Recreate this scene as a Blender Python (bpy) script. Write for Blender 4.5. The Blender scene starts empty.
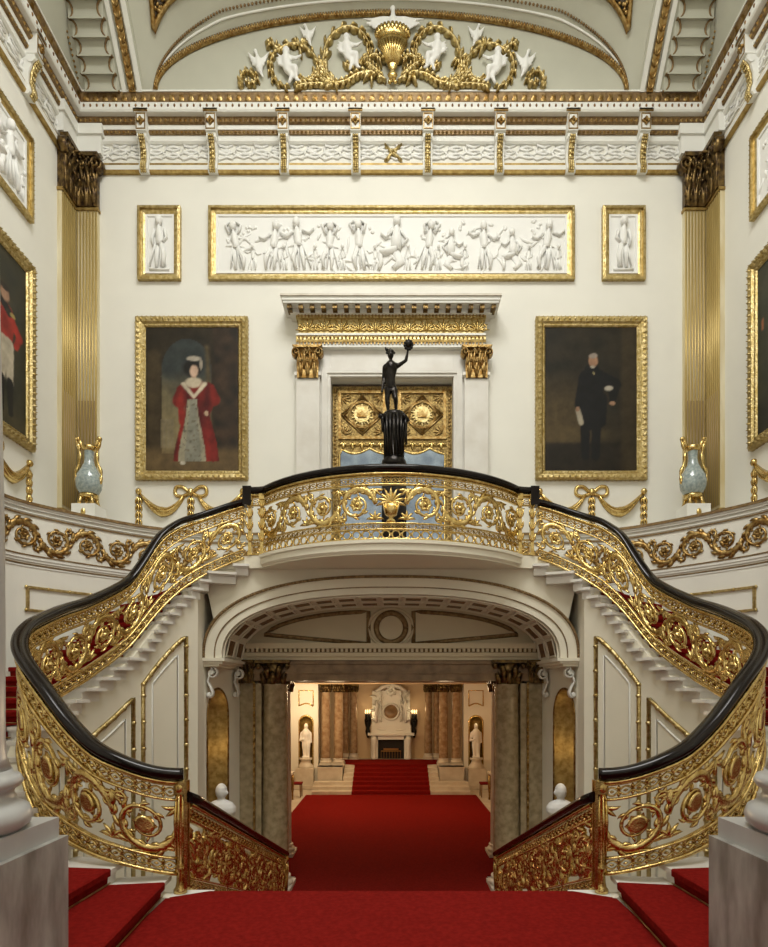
import bpy, bmesh, math, random
from mathutils import Vector, Matrix, noise
random.seed(7)
C = bpy.context.scene.collection
PI = math.pi
F, CX, CY, ZC = 600.0, 391.0, 690.0, 1.74      # lens in pixels, principal point, eye height above the landing

def at(x, y, Y):
    """world point seen at pixel x,y at depth Y (landing floor is Z = 0)"""
    return Vector(((x - CX) * Y / F, Y, (CY - y) * Y / F + ZC))
def zat(y, Y): return (CY - y) * Y / F + ZC
def xat(x, Y): return (x - CX) * Y / F
def lerp(a, b, t): return a + (b - a) * t
def interp(tab, x):
    if x <= tab[0][0]: return tab[0][1]
    for (x0, y0), (x1, y1) in zip(tab, tab[1:]):
        if x <= x1: return lerp(y0, y1, (x - x0) / (x1 - x0))
    return tab[-1][1]
def catmull(P, n=8):
    P = [Vector(p) for p in P]
    out = []
    for i in range(len(P) - 1):
        p1, p2 = P[i], P[i + 1]
        p0 = P[i - 1] if i else p1 * 2 - p2
        p3 = P[i + 2] if i + 2 < len(P) else p2 * 2 - p1
        for k in range(n):
            t = k / n
            out.append(0.5 * ((2 * p1) + (p2 - p0) * t + (2 * p0 - 5 * p1 + 4 * p2 - p3) * t * t + (3 * p1 - p0 - 3 * p2 + p3) * t ** 3))
    out.append(P[-1].copy())
    return out
def resample(P, n):
    L = [0.0]
    for a, b in zip(P, P[1:]): L.append(L[-1] + (b - a).length)
    out, j = [], 0
    for k in range(n):
        s = L[-1] * k / (n - 1)
        while j < len(P) - 2 and L[j + 1] < s: j += 1
        d = L[j + 1] - L[j]
        out.append(P[j].lerp(P[j + 1], (s - L[j]) / d if d > 1e-9 else 0))
    return out

# ------------------------------------------------------------------ mesh builder
class MB:
    def __init__(s): s.v = []; s.f = []; s.sm = []
    def add(s, vs, fs, sm=False):
        o = len(s.v); s.v += [Vector(v) for v in vs]
        for f in fs: s.f.append([i + o for i in f]); s.sm.append(sm)
        return s
    def box(s, a, b):
        x0, y0, z0 = [min(a[i], b[i]) for i in range(3)]; x1, y1, z1 = [max(a[i], b[i]) for i in range(3)]
        return s.add([(x0,y0,z0),(x1,y0,z0),(x1,y1,z0),(x0,y1,z0),(x0,y0,z1),(x1,y0,z1),(x1,y1,z1),(x0,y1,z1)],
                     [(0,3,2,1),(4,5,6,7),(0,1,5,4),(1,2,6,5),(2,3,7,6),(3,0,4,7)])
    def hexa(s, p):   # 8 points: bottom ring then top ring
        return s.add(p, [(0,3,2,1),(4,5,6,7),(0,1,5,4),(1,2,6,5),(2,3,7,6),(3,0,4,7)])
    def grid(s, rows, sm=True, cu=False, cv=False):
        n, m = len(rows), len(rows[0]); fs = []
        for i in range(n if cu else n - 1):
            for j in range(m if cv else m - 1):
                a, b = i % n, (i + 1) % n; c, d = j % m, (j + 1) % m
                fs.append((a*m+c, a*m+d, b*m+d, b*m+c))
        return s.add([p for r in rows for p in r], fs, sm)
    def sweep(s, rings, closed=False, caps=True, sm=True, ringclosed=True):
        """rings: list of equal-length point rings"""
        m = len(rings[0])
        s.grid(rings, sm, closed, ringclosed)
        if caps and not closed and ringclosed:
            o = len(s.v) - len(rings) * m
            s.f.append([o + k for k in range(m)][::-1]); s.sm.append(False)
            e = len(s.v) - m
            s.f.append([e + k for k in range(m)]); s.sm.append(False)
        return s
    def tube(s, pts, r, n=8, closed=False, flat=1.0):
        pts = [Vector(p) for p in pts]; N = len(pts)
        R = r if isinstance(r, (list, tuple)) else [r] * N
        rings = []; up = None
        for i, p in enumerate(pts):
            a = pts[(i - 1) % N] if (closed or i) else p; b = pts[(i + 1) % N] if (closed or i < N - 1) else p
            t = (b - a)
            t = t.normalized() if t.length > 1e-9 else Vector((0,0,1))
            if up is None:
                up = Vector((0,0,1)) if abs(t.z) < .9 else Vector((1,0,0))
            x = t.cross(up); x = x.normalized() if x.length > 1e-6 else t.orthogonal().normalized()
            up = x.cross(t).normalized()
            rings.append([p + (x * math.cos(2*PI*k/n) + up * math.sin(2*PI*k/n) * flat) * R[i] for k in range(n)])
        return s.sweep(rings, closed, not closed)
    def lathe(s, prof, c=(0,0,0), n=24, sm=True, sx=1, sy=1):
        c = Vector(c)
        rings = [[c + Vector((r*math.cos(2*PI*k/n)*sx, r*math.sin(2*PI*k/n)*sy, z)) for k in range(n)] for r, z in prof]
        return s.sweep(rings, sm=sm)
    def ell(s, c, r, n=10, rot=None):
        c = Vector(c); r = (r, r, r) if not isinstance(r, (tuple, list)) else r
        M = rot or Matrix.Identity(3); rings = []
        h = max(4, n // 2)
        for i in range(h + 1):
            a = -PI/2 + PI * i / h; a = max(-PI/2 + .08, min(PI/2 - .08, a))
            rings.append([c + M @ Vector((r[0]*math.cos(a)*math.cos(2*PI*k/n), r[1]*math.cos(a)*math.sin(2*PI*k/n), r[2]*math.sin(a))) for k in range(n)])
        return s.sweep(rings)
    def capsule(s, a, b, ra, rb, n=10):
        a, b = Vector(a), Vector(b)
        s.tube([a, a.lerp(b,.25), a.lerp(b,.6), b], [ra, ra*1.05, lerp(ra, rb, .7), rb], n); s.ell(a, ra, n); s.ell(b, rb, n)
        return s
    def prism(s, poly, S, w0, w1):
        """flat polygon (u,v) given thickness w0..w1 in a surface frame S(u,v,w)"""
        n = len(poly)
        vs = [S(u, v, w0) for u, v in poly] + [S(u, v, w1) for u, v in poly]
        fs = [list(range(n))[::-1], [n + i for i in range(n)]] + [(i, (i+1) % n, n + (i+1) % n, n + i) for i in range(n)]
        return s.add(vs, fs)
    def xform(s, M):
        s.v = [M @ v for v in s.v]; return s
    def merge(s, o, M=None):
        return s.add([M @ v for v in o.v] if M else o.v, [], 0) if not o.f else s._merge(o, M)
    def _merge(s, o, M):
        k = len(s.v); s.v += [M @ v if M else v.copy() for v in o.v]
        s.f += [[i + k for i in f] for f in o.f]; s.sm += o.sm; return s
    def mesh(s, name):
        me = bpy.data.meshes.new(name); me.from_pydata([tuple(v) for v in s.v], [], s.f); me.update()
        bm = bmesh.new(); bm.from_mesh(me)
        bmesh.ops.recalc_face_normals(bm, faces=bm.faces[:])
        bm.to_mesh(me); bm.free()
        me.polygons.foreach_set('use_smooth', s.sm); me.update()
        return me
    def build(s, name, m, parent=None, fuse=0, decimate=0):
        me = s.mesh(name); o = bpy.data.objects.new(name, me); C.objects.link(o)
        if fuse:
            md = o.modifiers.new('r', 'REMESH'); md.mode = 'VOXEL'; md.voxel_size = fuse; md.use_smooth_shade = True
            sm = o.modifiers.new('s', 'SMOOTH'); sm.iterations = 4; sm.factor = .5
            me2 = bpy.data.meshes.new_from_object(o.evaluated_get(bpy.context.evaluated_depsgraph_get()))
            o.modifiers.clear(); o.data = me2; me2.polygons.foreach_set('use_smooth', [True] * len(me2.polygons))
        o.data.materials.clear(); o.data.materials.append(m)
        if parent: o.parent = parent; o.matrix_parent_inverse = parent.matrix_world.inverted() if parent.type != 'EMPTY' else Matrix.Translation(-parent.location)
        return o

def tag(o, label, cat, group=None, kind=None):
    o['label'] = label; o['category'] = cat
    if group: o['group'] = group
    if kind: o['kind'] = kind
    return o
def thing(name, label, cat, loc=(0,0,0), group=None, kind='thing'):
    o = bpy.data.objects.new(name, None); C.objects.link(o); o.location = loc; o.empty_display_size = .1
    return tag(o, label, cat, group, kind)
def struct(mb, name, m, label, cat='wall'):
    return tag(mb.build(name, m), label, cat, kind='structure')

# ------------------------------------------------------------------ surface frames S(u, v, w)
def plane(o, U, V):
    o, U, V = Vector(o), Vector(U), Vector(V); N = U.cross(V).normalized()
    return lambda u, v, w=0.0: o + U * u + V * v + N * w
class Curve2:
    """a plan curve with arc length, for walls and balustrades"""
    def __init__(s, pts, n=200):
        s.p = resample([Vector((p[0], p[1], 0)) for p in pts], n); s.n = n
        s.L = sum((b - a).length for a, b in zip(s.p, s.p[1:]))
    def pos(s, u):
        t = u / s.L * (s.n - 1); i = max(0, min(s.n - 2, int(math.floor(t)))); return s.p[i] + (s.p[i+1] - s.p[i]) * (t - i)
    def tan(s, u):
        d = .04
        return (s.pos(min(s.L, u + d)) - s.pos(max(0, u - d))).normalized()
    def nor(s, u):           # to the right of travel
        t = s.tan(u); return Vector((t.y, -t.x, 0))
    def S(s, zb, zt, flip=1):
        def f(u, v, w=0.0):
            p = s.pos(u) + s.nor(u) * w * flip; b = zb(u); return Vector((p.x, p.y, b + (zt(u) - b) * v))
        return f

def stroke(mb, S, P, W, T, n=6, two=False, base=0.0):
    """ribbon with a domed section drawn on surface S along 2D points P; widths W, thickness T"""
    N = len(P); rings = []
    for i in range(N):
        a, b = P[max(0, i-1)], P[min(N-1, i+1)]
        tx, ty = b[0]-a[0], b[1]-a[1]; l = math.hypot(tx, ty) or 1e-9
        nx, ny = -ty/l, tx/l
        w = W[i] if isinstance(W, (list, tuple)) else W
        t = (T[i] if isinstance(T, (list, tuple)) else T)
        r = []
        for k in range(n):
            if two: a_ = 2*PI*k/n; r.append(S(P[i][0]+nx*w*math.cos(a_), P[i][1]+ny*w*math.cos(a_), base + t*math.sin(a_)))
            else:
                a_ = PI*k/(n-1); r.append(S(P[i][0]+nx*w*math.cos(a_), P[i][1]+ny*w*math.cos(a_), base + t*math.sin(a_)))
        rings.append(r)
    mb.sweep(rings)
def taper(n, prof):
    return [interp(prof, i / (n - 1)) for i in range(n)]
def leaf(mb, S, u, v, ang, L, W, T, curl=.6, asp=1.0, n=5, base=0.0, two=False, sec=5):
    P = []; a = ang; x, y = 0.0, 0.0; st = L / (n - 1)
    for i in range(n):
        P.append((u + x * asp, v + y)); x += math.cos(a) * st; y += math.sin(a) * st; a += curl / (n - 1)
    stroke(mb, S, P, [W * k for k in taper(n, [(0,.35),(.35,1),(.7,.75),(1,.1)])], [T * k for k in taper(n, [(0,.6),(.5,1),(1,.5)])], n=sec, base=base, two=two)
def rosette(mb, S, u, v, r, T, k=6, asp=1.0, two=False):
    n = k * 4; rings = []
    prof = [(1.0, .0), (.9, .75), (.68, .8), (.5, .15), (.40, .3), (.24, 1.1), (.05, 1.3)]
    for q, h in prof:
        rings.append([S(u + asp*r*q*(1 + (.26*math.cos(k*2*PI*j/n) if q > .45 else 0))*math.cos(2*PI*j/n), v + r*q*(1 + (.26*math.cos(k*2*PI*j/n) if q > .45 else 0))*math.sin(2*PI*j/n), T*h) for j in range(n)])
    mb.sweep(rings)
    if two:
        rings = []
        for q, h in prof[:3] + [(.05, .7)]:
            rings.append([S(u + asp*r*q*math.cos(2*PI*j/n), v + r*q*math.sin(2*PI*j/n), -T*h) for j in range(n)])
        mb.sweep(rings)
def spiral_pts(uc, vc, r0, r1, turns, a0, cw, asp=1.0, n=34):
    out = []
    for i in range(n):
        t = i / (n - 1); a = a0 + cw * 2 * PI * turns * t; r = r0 + (r1 - r0) * t ** .85
        out.append((uc + asp * r * math.cos(a), vc + r * math.sin(a)))
    return out
def scroll_cell(S, uc, vc, h, up, asp, T, two=True, leaves=True, direc=1, fat=1.0):
    """one cell of a running acanthus scroll: returns (scroll MB, rosette MB). up=+1 arches over the top. h = strip height in v units"""
    mb, rb = MB(), MB()
    a0 = PI if direc > 0 else 0.0
    cw = -up * direc
    P = spiral_pts(uc, vc, .5*h, .13*h, 1.55, a0, cw, asp)
    W = [h * k * fat for k in taper(len(P), [(0,.035),(.07,.078),(.18,.076),(.36,.042),(.65,.028),(1,.02)])]
    stroke(mb, S, P, W, [T*k for k in taper(len(P), [(0,.8),(.2,1.1),(.6,.8),(1,.5)])], n=8 if two else 6, two=two)
    rosette(rb, S, uc, vc, .165*h, T*1.3, 6, asp, two)
    if leaves:
        sgn = -cw
        for t, s_ in ((.02,.8),(.06,1.1),(.11,1.3),(.17,1.3),(.23,1.2),(.3,1.1),(.38,.95),(.47,.8),(.56,.7)):
            i = int(t * (len(P)-1)); p = P[i]; q = P[min(i+1, len(P)-1)]
            ta = math.atan2(q[1]-p[1], (q[0]-p[0]) / asp)
            # outside lobe and inside lobe
            leaf(mb, S, p[0], p[1], ta + sgn*.85, .25*h*s_, .046*h*s_*fat, T*1.1, -sgn*1.1, asp, two=two)
            if t > .04: leaf(mb, S, p[0], p[1], ta - sgn*.9, .17*h*s_, .036*h*s_*fat, T*1.0, sgn*1.3, asp, two=two)
        for j in range(5):
            a_ = a0 + cw*(1.2 + j*1.05); rr = .235*h
            leaf(mb, S, uc + asp*rr*math.cos(a_), vc + rr*math.sin(a_), a_ + cw*1.2, .13*h, .026*h*fat, T*.8, -cw*1.2, asp, two=two)
        # buds springing off toward the corners
        for sx in (-1, 1):
            ca = math.atan2(-up, sx)
            px, py = uc + sx*.40*h*asp, vc - up*.36*h
            if direc*sx < 0: continue
            Q = spiral_pts(px, py, .13*h, .03*h, 1.1, PI/2*up, sx*up, asp, 14)
            stroke(mb, S, Q, [h*.026*fat*k for k in taper(14, [(0,1.2),(1,.8)])], T*.7, n=6, two=two)
            for da in (-.5, .3, 1.1):
                leaf(mb, S, px, py, ca + da, .17*h, .04*h*fat, T*.7, .5, asp, two=two)
    return mb, rb
def guilloche(mb, S, u0, u1, v0, v1, unit, T, two=True, bead=True):
    """interlaced band of leaves and beads"""
    n = max(1, round((u1-u0)/unit)); d = (u1-u0)/n; h = v1-v0; vm = (v0+v1)/2
    for k in range(n):
        for sg in (1, -1):
            P = [(u0 + d*(k + i/6), vm + sg*.34*h*math.sin(PI*i/6)) for i in range(7)]
            stroke(mb, S, P, h*.085, T, n=4, two=two)
        uc = u0 + d*(k+.5)
        P = [(uc - d*.16, vm), (uc, vm), (uc + d*.16, vm)]
        stroke(mb, S, P, [h*.05, h*.14, h*.05], [T*.5, T*1.3, T*.5], n=6, two=two)
        for sg in (1, -1):
            P = [(u0 + d*k, vm + sg*.1*h), (u0 + d*k, vm + sg*.3*h), (u0 + d*k, vm + sg*.46*h)]
            stroke(mb, S, P, [h*.05, h*.16, h*.05], [T*.5, T, T*.4], n=5, two=two)
def strip(mb, S, u0, u1, v0, v1, w0, w1, n):
    """a bar following the surface: rectangular section"""
    rings = []
    for i in range(n + 1):
        u = lerp(u0, u1, i / n); rings.append([S(u, v0, w0), S(u, v1, w0), S(u, v1, w1), S(u, v0, w1)])
    mb.sweep(rings, sm=False)
def bar(mb, S, u0, u1, vc, hv, hw, n, m=10):
    """a rounded bar following the surface"""
    rings = []
    for i in range(n + 1):
        u = lerp(u0, u1, i / n)
        rings.append([S(u, vc + hv*math.copysign(abs(math.sin(2*PI*k/m))**.6, math.sin(2*PI*k/m)), hw*math.copysign(abs(math.cos(2*PI*k/m))**.6, math.cos(2*PI*k/m))) for k in range(m)])
    mb.sweep(rings)
def frame_mb(S, u0, u1, v0, v1, prof, mb=None):
    """picture-frame moulding: prof = list of (inset, height w); mitred"""
    mb = mb or MB(); rings = []
    for (cu, cv, su, sv) in ((u0,v0,1,1),(u1,v0,-1,1),(u1,v1,-1,-1),(u0,v1,1,-1)):
        rings.append([S(cu + su*i, cv + sv*i, w) for i, w in prof])
    mb.sweep(rings, closed=True, sm=False)
    return mb
def frame_beads(mb, S, u0, u1, v0, v1, inset, step, r, T):
    per = [((u0+inset, v0+inset), (u1-inset, v0+inset)), ((u1-inset, v0+inset), (u1-inset, v1-inset)), ((u1-inset, v1-inset), (u0+inset, v1-inset)), ((u0+inset, v1-inset), (u0+inset, v0+inset))]
    for (a, b) in per:
        L = math.hypot(b[0]-a[0], b[1]-a[1]); n = max(1, round(L/step))
        for k in range(n):
            t = (k + .5)/n; u, v = lerp(a[0], b[0], t), lerp(a[1], b[1], t)
            du, dv = (b[0]-a[0])/L, (b[1]-a[1])/L
            stroke(mb, S, [(u-du*step*.4, v-dv*step*.4), (u, v), (u+du*step*.4, v+dv*step*.4)], [r*.4, r, r*.4], [T*.3, T, T*.3], n=5, base=0)

# ------------------------------------------------------------------ materials
MATS = {}
def mat(name, col, rough=.5, metal=0.0, var=0.0, scale=6.0, col2=None, bump=0.0, bscale=40.0, spec=.5, emis=None, estr=0, detail=4, coat=0, sheen=0, stretch=None):
    m = bpy.data.materials.new(name); m.use_nodes = True; nt = m.node_tree; b = nt.nodes['Principled BSDF']
    col = tuple(col) + (1,)
    b.inputs['Base Color'].default_value = col; b.inputs['Roughness'].default_value = rough; b.inputs['Metallic'].default_value = metal
    b.inputs['Specular IOR Level'].default_value = spec
    if coat: b.inputs['Coat Weight'].default_value = coat; b.inputs['Coat Roughness'].default_value = .06
    if sheen: b.inputs['Sheen Weight'].default_value = sheen; b.inputs['Sheen Roughness'].default_value = .5
    tc = nt.nodes.new('ShaderNodeTexCoord'); mp = nt.nodes.new('ShaderNodeMapping'); nt.links.new(tc.outputs['Object'], mp.inputs['Vector'])
    if stretch: mp.inputs['Scale'].default_value = stretch
    if var or col2:
        nz = nt.nodes.new('ShaderNodeTexNoise'); nz.inputs['Scale'].default_value = scale; nz.inputs['Detail'].default_value = detail
        nt.links.new(mp.outputs['Vector'], nz.inputs['Vector'])
        rp = nt.nodes.new('ShaderNodeValToRGB'); rp.color_ramp.elements[0].position = .35; rp.color_ramp.elements[1].position = .68
        c2 = (tuple(col2) + (1,)) if col2 else tuple(c * (1 - var) for c in col[:3]) + (1,)
        rp.color_ramp.elements[0].color = c2; rp.color_ramp.elements[1].color = col
        nt.links.new(nz.outputs['Fac'], rp.inputs['Fac']); nt.links.new(rp.outputs['Color'], b.inputs['Base Color'])
    if bump:
        nb = nt.nodes.new('ShaderNodeTexNoise'); nb.inputs['Scale'].default_value = bscale; nb.inputs['Detail'].default_value = 3
        nt.links.new(mp.outputs['Vector'], nb.inputs['Vector'])
        bp = nt.nodes.new('ShaderNodeBump'); bp.inputs['Strength'].default_value = bump; bp.inputs['Distance'].default_value = .02
        nt.links.new(nb.outputs['Fac'], bp.inputs['Height']); nt.links.new(bp.outputs['Normal'], b.inputs['Normal'])
    if emis: b.inputs['Emission Color'].default_value = tuple(emis) + (1,); b.inputs['Emission Strength'].default_value = estr
    MATS[name] = m; return m
PLASTER = mat('cream_plaster', (.79,.775,.70), .6, var=.04, scale=1.5, bump=.05, bscale=60, spec=.3)
WHITE = mat('white_plaster', (.80,.795,.74), .55, var=.03, scale=3, spec=.3)
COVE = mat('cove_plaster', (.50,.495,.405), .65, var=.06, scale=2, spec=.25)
RELIEF = mat('relief_plaster', (.80,.795,.76), .55, spec=.3)
GOLD = mat('gilding', (.80,.62,.27), .25, 1.0, col2=(.52,.35,.11), scale=14, bump=.22, bscale=60)
GOLD_PALE = mat('pale_gilding', (.64,.52,.27), .38, 1.0, col2=(.40,.29,.10), scale=16, bump=.45, bscale=38)
GOLD_DARK = mat('aged_gilding', (.46,.33,.14), .38, 1.0, col2=(.23,.12,.03), scale=14, bump=.25, bscale=40)
GOLD_MATT = mat('matt_gilding', (.48,.34,.12), .5, .75, col2=(.28,.18,.05), scale=12, bump=.15, bscale=50)
BLACK = mat('black_lacquer', (.008,.005,.004), .17, spec=.28)
CARPET = mat('red_carpet', (.235,.012,.009), .95, col2=(.17,.008,.006), scale=28, bump=.5, bscale=320, spec=.03)
CARPET_EDGE = mat('carpet_border', (.16,.010,.012), .95, spec=.1)
PLASTER_WARMLIT = mat('warm_lit_plaster', (.80,.755,.62), .6, var=.04, scale=1.5, spec=.3)  # wall plaster yellowed: warm lamp light put into the base colour
LUNETTE = mat('shaded_warm_plaster', (.68,.59,.41), .6, var=.06, scale=2)  # shade and warm lamplight under the arch put into this plaster colour
MARBLE = mat('grey_white_marble', (.50,.505,.49), .28, col2=(.40,.405,.40), scale=2.2, detail=8, stretch=(1,1,.35))
MARBLE_BLOCK = mat('veined_grey_marble', (.40,.39,.36), .3, col2=(.17,.16,.14), scale=3.2, detail=10, stretch=(2.0,2.0,.7))
STEP = mat('white_marble_steps', (.80,.78,.73), .35, col2=(.70,.67,.61), scale=3, detail=7)
STONE = mat('pale_stone', (.66,.61,.52), .4, col2=(.56,.50,.41), scale=4, detail=6)
COLUMN = mat('brown_scagliola', (.42,.33,.20), .25, col2=(.26,.20,.11), scale=9, detail=10)
COLUMN_RED = mat('reddish_marble', (.40,.29,.18), .2, col2=(.25,.15,.08), scale=7, detail=9)
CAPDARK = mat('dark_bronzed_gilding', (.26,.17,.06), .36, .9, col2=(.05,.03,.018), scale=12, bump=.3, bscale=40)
HALL = mat('warm_hall_plaster', (.60,.45,.28), .6, var=.06, scale=2)
BEAM = mat('brown_marbled_beam', (.30,.19,.09), .4, col2=(.17,.10,.045), scale=5, detail=7)
BRONZE = mat('dark_bronze', (.030,.026,.022), .28, .85, col2=(.012,.010,.009), scale=11)
PORCELAIN = mat('crackled_celadon', (.42,.48,.46), .14, col2=(.24,.30,.30), scale=24, detail=8, coat=.5)
DOORMARBLE = mat('door_marble', (.72,.70,.65), .35, col2=(.63,.60,.54), scale=3, detail=8)
DOORDARK = mat('dark_door_reveal', (.07,.045,.03), .5)
MIRROR = mat('mirror_glass', (.30,.36,.43), .22, .9, col2=(.17,.21,.27), scale=5, detail=8)
IRON = mat('black_iron', (.015,.014,.013), .45, .6)
HEARTH = mat('sooty_hearth', (.02,.016,.013), .9)
BLUE = mat('cobalt_blue_porcelain', (.01,.02,.12), .15, coat=.5)
FLAME = mat('candle_lamp', (1,.8,.5), .5, emis=(1,.72,.38), estr=.8)
BRASS = mat('brass_stair_rod', (.45,.30,.12), .35, 1.0)
FENDER = mat('brass_fender', (.5,.3,.1), .3, 1)  # plain brass metal of the fire grate
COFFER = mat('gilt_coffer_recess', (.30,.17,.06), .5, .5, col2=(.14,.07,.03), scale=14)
DULLLINE = mat('brown_gilt_line', (.30,.20,.09), .5, .5, col2=(.17,.10,.04), scale=18)
# ================================================================== THE SETTING
HW, YB, YR = 5.82, 11.0, -2.6           # half width of the stair hall, far wall, rear wall
ZG, ZH = 3.80, -1.82                    # gallery floor, lower hall floor (landing is 0)
SIDES = (('left', -1), ('right', 1))

# plan of the inner string of the branching stair (left side; the right one is its mirror image)
INNER = [(-1.78,5.14),(-2.08,5.03),(-2.4,5.03),(-2.75,5.17),(-3.12,5.36),(-3.46,5.62),(-3.67,5.98),(-3.74,6.45),(-3.73,7.0),(-3.62,7.6),(-3.44,8.15),(-3.2,8.62),(-2.88,9.0),(-2.52,9.19),(-2.2,9.25)]
inner2d = [Vector((p.x, p.y, 0)) for p in catmull([(a, b, 0) for a, b in INNER], 10)]
CURL = Curve2(inner2d, 240)
CURR = Curve2([(-p.x, p.y) for p in inner2d], 240)
# heights of handrail top and lower rail along the string, read at plan points
def uof(X, Y):
    return min((( (CURL.pos(CURL.L*i/400) - Vector((X, Y, 0))).length), CURL.L*i/400) for i in range(401))[1]
def u_of_px(x, near):
    best = None
    for i in range(601):
        u = CURL.L*i/600; p = CURL.pos(u)
        isnear = p.y < 5.80
        if isnear != near: continue
        e = abs(CX + F*p.x/p.y - x)
        if best is None or e < best[0]: best = (e, u)
    return best[1]
RT = [(183,768,876,1),(167,768,875,1),(144,763,870,1),(117,752,863,1),(95,741,856,1),(70,716,844,1),(47,684,828,1),(34,667,812,1),(23,651,772,1),
      (30,619,718,0),(64,604,695,0),(85,598,682,0),(110,587,664,0),(129,577,648,0),(142,559,632,0),(159,531,611,0),(179,518,592,0),(204,511,576,0),(228,503,565,0),(247,498,558,0)]
tabT, tabB = [], []
for x, yt, yb, nr in RT:
    u = u_of_px(x, nr == 1); Y = CURL.pos(u).y
    tabT.append((u, zat(yt, Y))); tabB.append((u, zat(yb, Y)))
tabT.sort(); tabB.sort()
def smooth(tab, u, d=.10): return (interp(tab, u-d) + 2*interp(tab, u) + interp(tab, u+d)) / 4
ZT = lambda u: smooth(tabT, u)
ZB = lambda u: smooth(tabB, u)

# plan of the curved dado wall outside the stair (left side)
DADO = [(-5.74,3.6),(-5.74,5.5),(-5.74,7.6),(-5.72,8.5),(-5.62,9.0),(-5.3,9.48),(-4.8,10.05),(-4.25,10.52),(-3.6,10.82),(-2.9,10.95),(-2.2,10.98)]
dado2d = [Vector((p.x, p.y, 0)) for p in catmull([(a, b, 0) for a, b in DADO], 8)]
def mirror(pts): return [Vector((-p.x, p.y, p.z)) for p in pts]

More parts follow.
